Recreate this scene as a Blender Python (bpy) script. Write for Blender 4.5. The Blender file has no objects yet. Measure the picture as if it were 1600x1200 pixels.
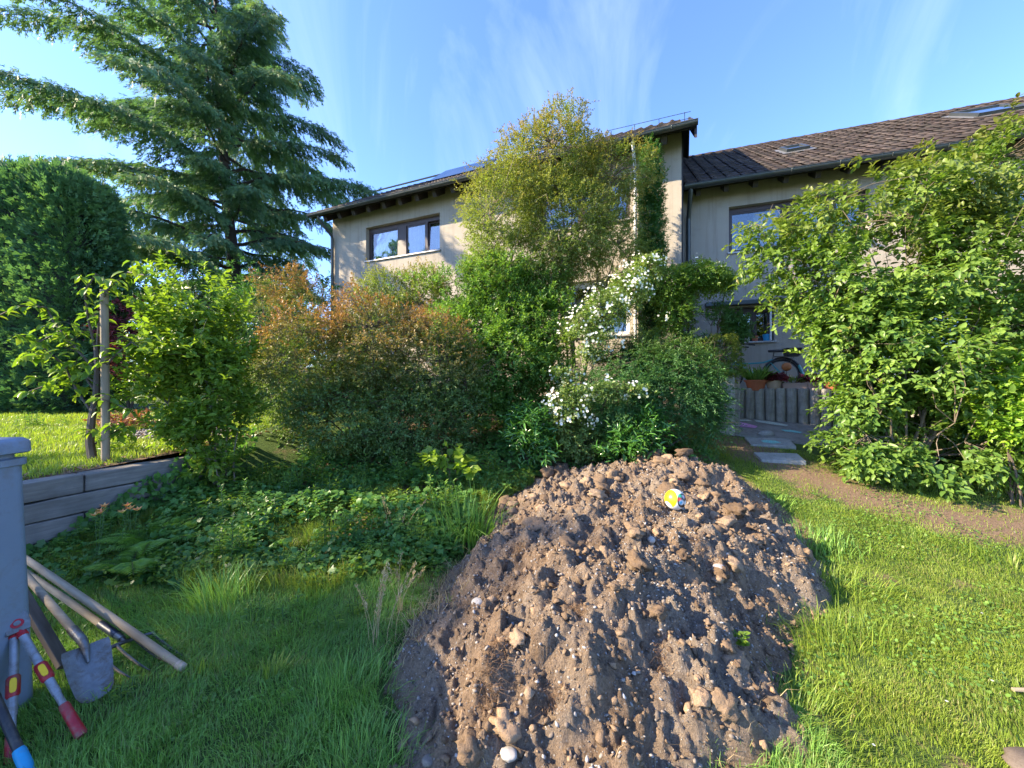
import bpy, math, random
import numpy as np
from mathutils import Vector, Matrix

# ------------------------------------------------------------------ camera, sky, sun, exposure
scene = bpy.context.scene
COL = scene.collection
F = 600.0            # focal length in pixels of the 1600 px wide photograph
CAMZ = 1.6
cam_data = bpy.data.cameras.new("camera")
cam_data.sensor_width = 36.0
cam_data.lens = 36.0 * F / 1600.0
cam_data.clip_start = 0.05
cam_data.clip_end = 2000.0
cam = bpy.data.objects.new("camera", cam_data)
COL.objects.link(cam)
cam.location = (0, 0, CAMZ)
cam.rotation_euler = (math.radians(90), 0, 0)
scene.camera = cam

SUN_AZ = 97.0        # degrees to the left of the view direction
SUN_EL = 29.0
_a, _e = math.radians(SUN_AZ), math.radians(SUN_EL)
TO_SUN = Vector((-math.sin(_a) * math.cos(_e), math.cos(_a) * math.cos(_e), math.sin(_e)))
sun_data = bpy.data.lights.new("sun", 'SUN')
sun_data.energy = 3.7
sun_data.angle = math.radians(0.55)
sun_data.color = (1.0, 0.84, 0.60)
sun = bpy.data.objects.new("sun", sun_data)
COL.objects.link(sun)
sun.rotation_euler = (-TO_SUN).to_track_quat('-Z', 'Y').to_euler()
sun.location = (-20, 0, 15)

world = bpy.data.worlds.new("World")
scene.world = world
world.use_nodes = True
wt = world.node_tree
wt.nodes.clear()
w_out = wt.nodes.new('ShaderNodeOutputWorld')
w_bg = wt.nodes.new('ShaderNodeBackground')
w_sky = wt.nodes.new('ShaderNodeTexSky')
w_sky.sky_type = 'NISHITA'
w_sky.sun_disc = False
w_sky.sun_elevation = math.radians(SUN_EL)
w_sky.sun_rotation = math.radians(-SUN_AZ)
w_sky.altitude = 500.0
w_sky.air_density = 1.0
w_sky.dust_density = 0.3
w_sky.ozone_density = 8.0
w_bg.inputs['Strength'].default_value = 0.13
# thin cirrus: streaky noise over the direction of view
w_tc = wt.nodes.new('ShaderNodeTexCoord')
w_map = wt.nodes.new('ShaderNodeMapping')
w_map.inputs['Rotation'].default_value = (0.25, 0.35, 0.5)
w_map.inputs['Scale'].default_value = (2.3, 0.9, 1.0)
w_n = wt.nodes.new('ShaderNodeTexNoise')
w_n.inputs['Scale'].default_value = 1.7
w_n.inputs['Detail'].default_value = 9.0
w_n.inputs['Roughness'].default_value = 0.58
w_n.inputs['Distortion'].default_value = 0.9
w_r = wt.nodes.new('ShaderNodeValToRGB')
w_r.color_ramp.elements[0].position = 0.51
w_r.color_ramp.elements[0].color = (0, 0, 0, 1)
w_r.color_ramp.elements[1].position = 0.92
w_r.color_ramp.elements[1].color = (0.25, 0.25, 0.25, 1)
w_mix = wt.nodes.new('ShaderNodeMix')
w_mix.data_type = 'RGBA'
w_mix.inputs['B'].default_value = (3.2, 3.7, 4.4, 1)
wt.links.new(w_tc.outputs['Generated'], w_map.inputs['Vector'])
wt.links.new(w_map.outputs['Vector'], w_n.inputs['Vector'])
wt.links.new(w_n.outputs['Fac'], w_r.inputs['Fac'])
wt.links.new(w_r.outputs['Color'], w_mix.inputs['Factor'])
w_hue = wt.nodes.new('ShaderNodeMix')      # a slightly deeper blue air
w_hue.data_type = 'RGBA'; w_hue.blend_type = 'MULTIPLY'
w_hue.inputs['Factor'].default_value = 1.0
w_hue.inputs['B'].default_value = (1.0, 0.88, 0.92, 1)
wt.links.new(w_sky.outputs['Color'], w_hue.inputs['A'])
wt.links.new(w_hue.outputs['Result'], w_mix.inputs['A'])
wt.links.new(w_mix.outputs['Result'], w_bg.inputs['Color'])
wt.links.new(w_bg.outputs['Background'], w_out.inputs['Surface'])

vs = scene.view_settings
vs.view_transform = 'Standard'
vs.look = 'None'
vs.exposure = 2.25
vs.gamma = 1.0
vs.use_curve_mapping = False
scene.cycles.use_denoising = True
scene.cycles.max_bounces = 8
scene.cycles.diffuse_bounces = 5
scene.cycles.glossy_bounces = 3
scene.cycles.transmission_bounces = 4
scene.cycles.transparent_max_bounces = 6
scene.cycles.sample_clamp_indirect = 6.0

# ------------------------------------------------------------------ helpers
rng = np.random.default_rng(7)
random.seed(7)


def P(px, py, d):
    """the point at depth d (metres in front of the camera) seen at a pixel of the photograph"""
    return np.array([(px - 800.0) / F * d, d, CAMZ + (600.0 - py) / F * d])


def _hash(ix, iy, iz, seed):
    h = (ix.astype(np.int64) * 374761393 + iy.astype(np.int64) * 668265263 + iz.astype(np.int64) * 1274126177 + seed * 974711) & 0xFFFFFFFF
    h = ((h ^ (h >> 13)) * 1103515245) & 0xFFFFFFFF
    h = ((h ^ (h >> 16)) * 2246822519) & 0xFFFFFFFF
    return ((h ^ (h >> 15)) & 0xFFFFFF) / float(0xFFFFFF)


def noise2(x, y, seed=0):
    x = np.asarray(x, float); y = np.asarray(y, float)
    ix = np.floor(x); iy = np.floor(y)
    fx = x - ix; fy = y - iy
    fx = fx * fx * (3 - 2 * fx); fy = fy * fy * (3 - 2 * fy)
    z = np.zeros_like(ix)
    a = _hash(ix, iy, z, seed); b = _hash(ix + 1, iy, z, seed)
    c = _hash(ix, iy + 1, z, seed); d = _hash(ix + 1, iy + 1, z, seed)
    return (a * (1 - fx) + b * fx) * (1 - fy) + (c * (1 - fx) + d * fx) * fy


def noise3(p, seed=0):
    ip = np.floor(p); f = p - ip; f = f * f * (3 - 2 * f)
    out = 0
    for dx in (0, 1):
        for dy in (0, 1):
            for dz in (0, 1):
                w = (f[:, 0] if dx else 1 - f[:, 0]) * (f[:, 1] if dy else 1 - f[:, 1]) * (f[:, 2] if dz else 1 - f[:, 2])
                out = out + w * _hash(ip[:, 0] + dx, ip[:, 1] + dy, ip[:, 2] + dz, seed)
    return out


def fbm2(x, y, octaves=4, seed=0):
    s = 0; a = 0.5; t = 0
    for k in range(octaves):
        s = s + a * noise2(x * 2 ** k, y * 2 ** k, seed + k * 17); t += a; a *= 0.5
    return s / t


def worley2(x, y, seed=0):
    """distance to the nearest jittered grid point, and that cell's random value"""
    ix = np.floor(x); iy = np.floor(y)
    best = np.full(x.shape, 9.0); val = np.zeros(x.shape)
    z = np.zeros_like(ix)
    for dx in (-1, 0, 1):
        for dy in (-1, 0, 1):
            cx = ix + dx; cy = iy + dy
            px = cx + _hash(cx, cy, z, seed); py = cy + _hash(cx, cy, z, seed + 5)
            d = np.hypot(x - px, y - py)
            m = d < best
            best = np.where(m, d, best)
            val = np.where(m, _hash(cx, cy, z, seed + 9), val)
    return best, val


def nrm(v):
    return v / np.maximum(np.linalg.norm(v, axis=-1, keepdims=True), 1e-9)


def tag(o, label=None, cat=None, group=None, kind=None):
    if label: o['label'] = label
    if cat: o['category'] = cat
    if group: o['group'] = group
    if kind: o['kind'] = kind
    return o


def empty(name, loc=(0, 0, 0), rz=0.0):
    o = bpy.data.objects.new(name, None)
    COL.objects.link(o)
    o.location = loc
    o.rotation_euler = (0, 0, rz)
    o.empty_display_size = 0.1
    return o


def mesh_from(name, V, faces, mat=None, smooth=False, col=None):
    """faces: list of integer arrays (each M x k)"""
    me = bpy.data.meshes.new(name)
    V = np.asarray(V, dtype=np.float32).reshape(-1, 3)
    if not isinstance(faces, (list, tuple)):
        faces = [faces]
    faces = [np.asarray(f, dtype=np.int32) for f in faces if len(f)]
    me.vertices.add(len(V))
    me.vertices.foreach_set('co', V.ravel())
    nl = sum(f.size for f in faces); npoly = sum(len(f) for f in faces)
    me.loops.add(nl); me.polygons.add(npoly)
    me.loops.foreach_set('vertex_index', np.concatenate([f.ravel() for f in faces]))
    tot = np.concatenate([np.full(len(f), f.shape[1], np.int32) for f in faces])
    start = np.concatenate([[0], np.cumsum(tot)[:-1]]).astype(np.int32)
    me.polygons.foreach_set('loop_start', start)
    if smooth:
        me.polygons.foreach_set('use_smooth', np.ones(npoly, bool))
    if col is not None:
        a = me.color_attributes.new('Col', 'FLOAT_COLOR', 'POINT')
        c = np.ones((len(V), 4), np.float32); c[:, :3] = col
        a.data.foreach_set('color', c.ravel())
    if mat: me.materials.append(mat)
    me.update(calc_edges=True)
    return me


def link(name, me, parent=None, loc=None):
    o = bpy.data.objects.new(name, me)
    COL.objects.link(o)
    if parent is not None: o.parent = parent
    if loc is not None: o.location = loc
    return o


def copy_tree(o, parent=None):
    c = o.copy(); COL.objects.link(c); c.parent = parent
    for ch in o.children: copy_tree(ch, c)
    return c


class MB:
    """collects shapes for ONE mesh"""
    def __init__(s): s.v = []; s.f = []; s.m = []; s.mat = 0
    def add(s, v, f):
        n = len(s.v); s.v += [tuple(map(float, p)) for p in v]
        for q in f: s.f.append([n + i for i in q]); s.m.append(s.mat)
        return s
    def box(s, x0, x1, y0, y1, z0, z1, M=None, taper=None):
        v = [(x0, y0, z0), (x1, y0, z0), (x1, y1, z0), (x0, y1, z0), (x0, y0, z1), (x1, y0, z1), (x1, y1, z1), (x0, y1, z1)]
        if M is not None: v = [tuple(M @ Vector(p)) for p in v]
        return s.add(v, [(3, 2, 1, 0), (4, 5, 6, 7), (0, 1, 5, 4), (1, 2, 6, 5), (2, 3, 7, 6), (3, 0, 4, 7)])
    def tube(s, pts, rad, n=8, cap=True, flat=1.0):
        pts = [Vector(p) for p in pts]
        if not hasattr(rad, '__len__'): rad = [rad] * len(pts)
        base = len(s.v); vs_ = []; up = None
        for i, p in enumerate(pts):
            t = (pts[min(i + 1, len(pts) - 1)] - pts[max(i - 1, 0)])
            t.normalize()
            if up is None:
                up = Vector((0, 0, 1)) if abs(t.z) < 0.9 else Vector((1, 0, 0))
            x = t.cross(up); x.normalize(); y = x.cross(t); y.normalize(); up = y
            for k in range(n):
                a = 2 * math.pi * k / n
                vs_.append(tuple(p + x * (math.cos(a) * rad[i]) + y * (math.sin(a) * rad[i] * flat)))
        fs = []
        for i in range(len(pts) - 1):
            for k in range(n):
                fs.append((i * n + k, i * n + (k + 1) % n, (i + 1) * n + (k + 1) % n, (i + 1) * n + k))
        if cap:
            fs.append(tuple(range(n - 1, -1, -1))); e = (len(pts) - 1) * n
            fs.append(tuple(e + k for k in range(n)))
        return s.add(vs_, fs)
    def lathe(s, prof, n=20, c=(0, 0, 0)):
        vs_ = []; fs = []
        for r, z in prof:
            for k in range(n):
                a = 2 * math.pi * k / n
                vs_.append((c[0] + r * math.cos(a), c[1] + r * math.sin(a), c[2] + z))
        for i in range(len(prof) - 1):
            for k in range(n):
                fs.append((i * n + k, i * n + (k + 1) % n, (i + 1) * n + (k + 1) % n, (i + 1) * n + k))
        fs.append(tuple(range(n - 1, -1, -1)))
        e = (len(prof) - 1) * n
        fs.append(tuple(e + k for k in range(n)))
        return s.add(vs_, fs)
    def extrude(s, poly, z0, z1, M=None):
        """polygon in local xy, extruded in z"""
        n = len(poly)
        v = [(x, y, z0) for x, y in poly] + [(x, y, z1) for x, y in poly]
        if M is not None: v = [tuple(M @ Vector(p)) for p in v]
        f = [tuple(range(n - 1, -1, -1)), tuple(range(n, 2 * n))] + [(i, (i + 1) % n, n + (i + 1) % n, n + i) for i in range(n)]
        return s.add(v, f)
    def mesh(s, name, mats, smooth=False):
        me = bpy.data.meshes.new(name)
        me.from_pydata(s.v, [], s.f)
        for m in (mats if isinstance(mats, (list, tuple)) else [mats]): me.materials.append(m)
        me.polygons.foreach_set('material_index', s.m)
        if smooth: me.polygons.foreach_set('use_smooth', np.ones(len(s.f), bool))
        me.update()
        return me
    def build(s, name, mats, parent=None, smooth=False, bevel=0.0, loc=None, seg=2):
        o = link(name, s.mesh(name, mats, smooth), parent, loc)
        if bevel:
            b = o.modifiers.new('bevel', 'BEVEL'); b.width = bevel; b.segments = seg; b.limit_method = 'ANGLE'; b.angle_limit = math.radians(40)
        if smooth:
            try:
                o.data.set_sharp_from_angle(angle=math.radians(45))
            except Exception:
                pass
        return o


# ------------------------------------------------------------------ materials
class NT:
    def __init__(s, name):
        s.mat = bpy.data.materials.new(name); s.mat.use_nodes = True
        s.t = s.mat.node_tree; s.t.nodes.clear()
        s.out = s.t.nodes.new('ShaderNodeOutputMaterial')
    def n(s, kind, **kw):
        nd = s.t.nodes.new(kind)
        for k, v in kw.items(): setattr(nd, k, v)
        return nd
    def l(s, a, b): s.t.links.new(a, b)
    def coord(s, kind='Object', scale=(1, 1, 1), rot=(0, 0, 0)):
        c = s.n('ShaderNodeTexCoord'); m = s.n('ShaderNodeMapping')
        m.inputs['Scale'].default_value = scale; m.inputs['Rotation'].default_value = rot
        s.l(c.outputs[kind], m.inputs['Vector']); return m.outputs['Vector']
    def noise(s, vec, scale, detail=5, rough=0.55, dist=0.0):
        n = s.n('ShaderNodeTexNoise'); n.inputs['Scale'].default_value = scale; n.inputs['Detail'].default_value = detail
        n.inputs['Roughness'].default_value = rough; n.inputs['Distortion'].default_value = dist
        s.l(vec, n.inputs['Vector']); return n.outputs['Fac']
    def voro(s, vec, scale, feature='F1', out='Distance'):
        n = s.n('ShaderNodeTexVoronoi'); n.feature = feature; n.inputs['Scale'].default_value = scale
        s.l(vec, n.inputs['Vector']); return n.outputs[out]
    def ramp(s, fac, stops):
        r = s.n('ShaderNodeValToRGB'); e = r.color_ramp.elements
        while len(e) < len(stops): e.new(0.5)
        for i, (p, c) in enumerate(stops):
            e[i].position = p; e[i].color = (c[0], c[1], c[2], 1) if hasattr(c, '__len__') else (c, c, c, 1)
        s.l(fac, r.inputs['Fac']); return r.outputs['Color']
    def mix(s, fac, a, b, blend='MIX'):
        m = s.n('ShaderNodeMix'); m.data_type = 'RGBA'; m.blend_type = blend
        for key, v in (('Factor', fac), ('A', a), ('B', b)):
            if hasattr(v, 'links') or isinstance(v, bpy.types.NodeSocket): s.l(v, m.inputs[key])
            elif hasattr(v, '__len__'): m.inputs[key].default_value = (v[0], v[1], v[2], 1)
            else: m.inputs[key].default_value = v
        return m.outputs['Result']
    def math(s, op, a, b=0.0):
        m = s.n('ShaderNodeMath'); m.operation = op
        for i, v in enumerate((a, b)):
            if isinstance(v, bpy.types.NodeSocket): s.l(v, m.inputs[i])
            else: m.inputs[i].default_value = v
        return m.outputs[0]
    def bump(s, h, strength=0.4, dist=0.02):
        b = s.n('ShaderNodeBump'); b.inputs['Strength'].default_value = strength; b.inputs['Distance'].default_value = dist
        s.l(h, b.inputs['Height']); return b.outputs['Normal']
    def pbr(s, col, rough=0.6, metal=0.0, normal=None, spec=0.5):
        b = s.n('ShaderNodeBsdfPrincipled')
        if isinstance(col, bpy.types.NodeSocket): s.l(col, b.inputs['Base Color'])
        else: b.inputs['Base Color'].default_value = (*col, 1)
        if isinstance(rough, bpy.types.NodeSocket): s.l(rough, b.inputs['Roughness'])
        else: b.inputs['Roughness'].default_value = rough
        b.inputs['Metallic'].default_value = metal
        b.inputs['Specular IOR Level'].default_value = spec
        if normal is not None: s.l(normal, b.inputs['Normal'])
        return b.outputs['BSDF']
    def done(s, sh):
        s.l(sh, s.out.inputs['Surface']); return s.mat


LEAF_GAIN = 2.2


def leaf_mat(name, dark, light, young=None, trans=0.4, rough=0.45, tint=1.0, spec=0.35):
    t = NT(name)
    dark, light = [tuple(min(.85, x * LEAF_GAIN) for x in c) for c in (dark, light)]
    at = t.n('ShaderNodeAttribute'); at.attribute_name = 'Col'
    sep = t.n('ShaderNodeSeparateColor'); t.l(at.outputs['Color'], sep.inputs['Color'])
    c = t.mix(sep.outputs[0], dark, light)
    if young is not None: c = t.mix(sep.outputs[1], c, young)
    b = t.pbr(c, rough, spec=spec)
    tr = t.n('ShaderNodeBsdfTranslucent')
    tc = t.mix(1.0, c, (1.25 * tint, 1.35 * tint, 0.55 * tint), 'MULTIPLY')
    t.l(tc, tr.inputs['Color'])
    m = t.n('ShaderNodeMixShader'); m.inputs[0].default_value = trans
    t.l(b, m.inputs[1]); t.l(tr.outputs[0], m.inputs[2])
    return t.done(m.outputs[0])


def simple(name, col, rough=0.6, metal=0.0, var=0.15, scale=8.0, bump=0.0, bscale=60.0, spec=0.5, mud=0.0):
    t = NT(name); v = t.coord()
    n = t.noise(v, scale, 6)
    c = t.mix(n, tuple(x * (1 - var) for x in col), tuple(min(1, x * (1 + var)) for x in col))
    if mud:
        k = t.noise(v, 16, 7, 0.75, 0.4); k2 = t.noise(v, 5, 4)
        c = t.mix(t.ramp(t.math('ADD', k, t.math('MULTIPLY', k2, 0.5)), [(0.78 - 0.12 * mud, 0.0), (0.95 - 0.1 * mud, mud)]), c, (0.15, 0.12, 0.09))
    nm = t.bump(t.noise(v, bscale, 4), bump, 0.01) if bump else None
    return t.done(t.pbr(c, rough, metal, nm, spec))


def wood_mat(name, dark, light, scale=6.0, rough=0.75, axis=0):
    t = NT(name)
    sc = [14.0, 14.0, 14.0]; sc[axis] = 0.9
    v = t.coord('Object', tuple(sc)); v2 = t.coord()
    n = t.noise(v, scale / 3, 7, 0.65, 0.6); p = t.noise(v2, 3.5, 5)
    c = t.ramp(n, [(0.25, dark), (0.55, [0.5 * (a + b) for a, b in zip(dark, light)]), (0.8, light)])
    c = t.mix(t.ramp(p, [(0.45, 0.0), (0.75, 0.6)]), c, tuple(x * 0.55 for x in dark))
    return t.done(t.pbr(c, rough, 0, t.bump(n, 0.5, 0.006), 0.3))


M = {}
M['bark'] = wood_mat('bark', (0.06, 0.045, 0.035), (0.17, 0.135, 0.10), axis=2)
M['bark_pale'] = wood_mat('bark_pale', (0.13, 0.10, 0.07), (0.30, 0.25, 0.19), axis=2)
M['bark_dark'] = wood_mat('bark_dark', (0.03, 0.024, 0.02), (0.08, 0.06, 0.05), axis=2)
M['sleeper'] = wood_mat('sleeper', (0.13, 0.118, 0.106), (0.31, 0.285, 0.26), axis=1)
M['stake'] = wood_mat('stake', (0.19, 0.14, 0.085), (0.38, 0.30, 0.20), axis=2)
M['handle_wood'] = wood_mat('handle_wood', (0.22, 0.17, 0.11), (0.45, 0.37, 0.26), axis=0)
M['rail_wood'] = wood_mat('rail_wood', (0.05, 0.035, 0.025), (0.10, 0.075, 0.06), axis=0)
M['board'] = wood_mat('board', (0.07, 0.055, 0.045), (0.19, 0.155, 0.12), axis=0)


def plaster():
    t = NT('plaster'); v = t.coord()
    big = t.noise(v, 0.7, 5); fine = t.noise(v, 90, 3, 0.7); mid = t.noise(v, 14, 5)
    c = t.ramp(big, [(0.3, (0.35, 0.31, 0.255)), (0.7, (0.43, 0.385, 0.32))])
    vs_ = t.coord('Object', (9, 9, 0.5))
    st = t.noise(vs_, 1.0, 6, 0.6)
    c = t.mix(t.ramp(st, [(0.50, 0.0), (0.78, 0.65)]), c, (0.22, 0.185, 0.15))
    pt = t.noise(v, 2.6, 7, 0.7, 0.5)
    c = t.mix(t.ramp(pt, [(0.56, 0.0), (0.72, 0.4)]), c, (0.25, 0.215, 0.175))
    c = t.mix(t.ramp(fine, [(0.3, 0.35), (0.6, 0.0)]), c, (0.24, 0.20, 0.155))
    return t.done(t.pbr(c, 0.95, 0, t.bump(t.math('ADD', fine, t.math('MULTIPLY', mid, 0.5)), 0.7, 0.012), 0.2))


M['plaster'] = plaster()


def concrete(name, a, b, wet=0.0):
    t = NT(name); v = t.coord()
    n = t.noise(v, 5, 8, 0.65); f = t.noise(v, 120, 3, 0.7); s = t.noise(t.coord('Object', (12, 12, 1.2)), 1.5, 6, 0.6)
    c = t.ramp(n, [(0.3, a), (0.7, b)])
    c = t.mix(t.ramp(s, [(0.5, 0.0), (0.8, 0.7)]), c, tuple(x * 0.4 for x in a))
    c = t.mix(t.ramp(f, [(0.35, 0.4), (0.5, 0.0)]), c, tuple(x * 0.5 for x in a))
    return t.done(t.pbr(c, 0.9, 0, t.bump(f, 0.5, 0.006), 0.25))


M['concrete'] = concrete('concrete', (0.22, 0.205, 0.18), (0.42, 0.395, 0.355))
M['slab'] = concrete('slab', (0.24, 0.235, 0.23), (0.40, 0.39, 0.375))
M['paver'] = concrete('paver', (0.20, 0.185, 0.17), (0.33, 0.31, 0.285))


def tile_mat():
    t = NT('roof_tile'); v = t.coord('Object')
    oi = t.n('ShaderNodeObjectInfo')
    g = t.n('ShaderNodeNewGeometry')
    n = t.noise(g.outputs['Position'], 2.2, 6, 0.6); f = t.noise(g.outputs['Position'], 40, 5, 0.7)
    at = t.n('ShaderNodeAttribute'); at.attribute_name = 'Col'
    r = t.math('FRACT', t.math('ADD', oi.outputs['Random'], at.outputs['Fac']))
    c = t.ramp(r, [(0.0, (0.036, 0.026, 0.024)), (0.6, (0.060, 0.044, 0.038)), (1.0, (0.088, 0.068, 0.060))])
    c = t.mix(t.ramp(n, [(0.45, 0.0), (0.72, 0.75)]), c, (0.030, 0.029, 0.022))
    c = t.mix(t.ramp(f, [(0.55, 0.0), (0.7, 0.5)]), c, (0.085, 0.08, 0.055))
    return t.done(t.pbr(c, t.ramp(f, [(0.3, 0.55), (0.7, 0.8)]), 0, t.bump(f, 0.3, 0.01), 0.25))


M['tile'] = tile_mat()
M['zinc'] = simple('gutter_metal', (0.075, 0.085, 0.085), 0.42, 0.6, 0.3, 6)
M['fascia'] = simple('dark_wood_paint', (0.030, 0.024, 0.022), 0.6, 0, 0.3, 10)
M['window_frame'] = simple('brown_window_frame', (0.055, 0.035, 0.032), 0.45, 0, 0.2, 10)
M['white_pvc'] = simple('white_frame', (0.62, 0.62, 0.61), 0.4, 0, 0.05, 5)
M['sill_metal'] = simple('sill_metal', (0.42, 0.40, 0.38), 0.4, 0.3, 0.1, 5)
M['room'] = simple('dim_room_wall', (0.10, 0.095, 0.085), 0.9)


def glass_mat():
    t = NT('window_glass')
    g = t.n('ShaderNodeBsdfGlossy'); g.inputs['Roughness'].default_value = 0.015
    g.inputs['Color'].default_value = (0.95, 0.97, 1, 1)
    tr = t.n('ShaderNodeBsdfTransparent'); tr.inputs['Color'].default_value = (0.72, 0.77, 0.76, 1)
    lw = t.n('ShaderNodeLayerWeight'); lw.inputs['Blend'].default_value = 0.28
    f = t.math('ADD', t.math('MULTIPLY', lw.outputs['Fresnel'], 1.3), 0.10)
    m = t.n('ShaderNodeMixShader'); t.l(f, m.inputs[0]); t.l(tr.outputs[0], m.inputs[1]); t.l(g.outputs[0], m.inputs[2])
    v = t.coord(); nm = t.bump(t.noise(v, 2.0, 2), 0.04, 0.05); t.l(nm, g.inputs['Normal'])
    return t.done(m.outputs[0])


M['glass'] = glass_mat()


def curtain_mat():
    t = NT('net_curtain'); v = t.coord('Object', (1, 1, 1))
    n = t.noise(v, 6, 4)
    b = t.pbr(t.ramp(n, [(0.3, (0.50, 0.50, 0.48)), (0.7, (0.66, 0.66, 0.63))]), 0.9, spec=0.1)
    return t.done(b)


M['curtain'] = curtain_mat()


def ground_mat():
    t = NT('garden_soil_and_turf')
    at = t.n('ShaderNodeAttribute'); at.attribute_name = 'Col'
    sep = t.n('ShaderNodeSeparateColor'); t.l(at.outputs['Color'], sep.inputs['Color'])
    g = t.n('ShaderNodeNewGeometry').outputs['Position']
    n = t.noise(g, 2.5, 8, 0.65); f = t.noise(g, 45, 6, 0.7); ff = t.noise(g, 160, 4, 0.7)
    green = t.ramp(f, [(0.3, (0.035, 0.060, 0.014)), (0.6, (0.080, 0.130, 0.028)), (0.85, (0.14, 0.19, 0.05))])
    soil = t.ramp(f, [(0.25, (0.10, 0.062, 0.038)), (0.55, (0.205, 0.138, 0.088)), (0.85, (0.31, 0.22, 0.15))])
    edge = t.math('ADD', sep.outputs[0], t.math('MULTIPLY', t.math('SUBTRACT', n, 0.5), 1.7))
    c = t.mix(t.ramp(edge, [(0.38, 0.0), (0.62, 1.0)]), green, soil)
    return t.done(t.pbr(c, 0.95, 0, t.bump(t.math('ADD', f, t.math('MULTIPLY', ff, 0.5)), 0.8, 0.02), 0.2))


M['ground'] = ground_mat()


def dirt_mat():
    t = NT('heaped_earth')
    g = t.n('ShaderNodeNewGeometry').outputs['Position']
    n = t.noise(g, 1.6, 6, 0.6); m = t.noise(g, 14, 7, 0.7); f = t.noise(g, 90, 5, 0.75); p = t.voro(g, 75, 'F1', 'Distance')
    pc = t.voro(g, 75, 'F1', 'Color')
    sp = t.n('ShaderNodeSeparateColor'); t.l(pc, sp.inputs['Color'])
    a = t.ramp(m, [(0.2, (0.15, 0.100, 0.064)), (0.5, (0.275, 0.190, 0.124)), (0.8, (0.40, 0.285, 0.19))])
    b = t.ramp(m, [(0.2, (0.17, 0.128, 0.094)), (0.5, (0.30, 0.235, 0.175)), (0.8, (0.42, 0.345, 0.27))])
    c = t.mix(t.ramp(n, [(0.42, 0.0), (0.6, 1.0)]), a, b)
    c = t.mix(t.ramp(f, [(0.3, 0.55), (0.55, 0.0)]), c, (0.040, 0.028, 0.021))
    grit = t.math('MULTIPLY', t.math('LESS_THAN', p, 0.28), t.math('GREATER_THAN', sp.outputs[0], 0.72))
    c = t.mix(t.math('MULTIPLY', grit, 0.8), c, t.ramp(sp.outputs[1], [(0.0, (0.20, 0.17, 0.14)), (1.0, (0.46, 0.43, 0.40))]))
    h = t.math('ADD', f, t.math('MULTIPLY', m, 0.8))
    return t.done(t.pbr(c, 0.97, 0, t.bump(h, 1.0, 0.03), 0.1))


M['dirt'] = dirt_mat()


def col_attr_mat(name, stops, rough=0.85, bump=0.5, bscale=120, spec=0.3):
    """colour picked per piece by the red channel of its vertex attribute or its object random"""
    t = NT(name)
    at = t.n('ShaderNodeAttribute'); at.attribute_name = 'Col'
    sep = t.n('ShaderNodeSeparateColor'); t.l(at.outputs['Color'], sep.inputs['Color'])
    oi = t.n('ShaderNodeObjectInfo')
    r = t.math('FRACT', t.math('ADD', sep.outputs[0], oi.outputs['Random']))
    g = t.n('ShaderNodeNewGeometry').outputs['Position']
    f = t.noise(g, bscale, 6, 0.7)
    c = t.ramp(r, stops)
    c = t.mix(t.ramp(f, [(0.3, 0.5), (0.6, 0.0)]), c, t.mix(1.0, c, (0.45, 0.42, 0.4), 'MULTIPLY'))
    return t.done(t.pbr(c, rough, 0, t.bump(f, bump, 0.012), spec))


M['clod'] = col_attr_mat('earth_clod', [(0.0, (0.135, 0.092, 0.060)), (0.5, (0.235, 0.165, 0.108)), (0.85, (0.32, 0.23, 0.155)), (1.0, (0.37, 0.25, 0.155))], 0.98, 1.0, 55, 0.08)
M['pebble'] = col_attr_mat('pebble', [(0.0, (0.11, 0.085, 0.068)), (0.4, (0.19, 0.155, 0.125)), (0.75, (0.27, 0.24, 0.21)), (1.0, (0.46, 0.44, 0.41))], 0.75, 0.2, 150, 0.3)
M['white_stone'] = simple('pale_stone', (0.34, 0.315, 0.285), 0.75, 0, 0.4, 22, 0.3, 90)
M['pink_stone'] = simple('pinkish_stone', (0.44, 0.36, 0.30), 0.75, 0, 0.2, 18, 0.3, 90)
M['straw'] = leaf_mat('dry_straw', (0.15, 0.10, 0.05), (0.32, 0.24, 0.13), None, 0.25, 0.7)
M['root_mat'] = leaf_mat('dry_root_fibre', (0.08, 0.046, 0.025), (0.17, 0.105, 0.057), None, 0.15, 0.8)
M['grass'] = leaf_mat('grass_blade', (0.052, 0.092, 0.014), (0.135, 0.172, 0.026), (0.30, 0.26, 0.10), 0.42, 0.4, 1.0, 0.3)
M['grass_cool'] = leaf_mat('long_grass_blade', (0.064, 0.132, 0.030), (0.140, 0.225, 0.044), (0.26, 0.25, 0.10), 0.35, 0.4, 1.0, 0.3)

# ------------------------------------------------------------------ foliage builders
def T(v, f): return (np.array(v, float), np.array(f, int))


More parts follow.
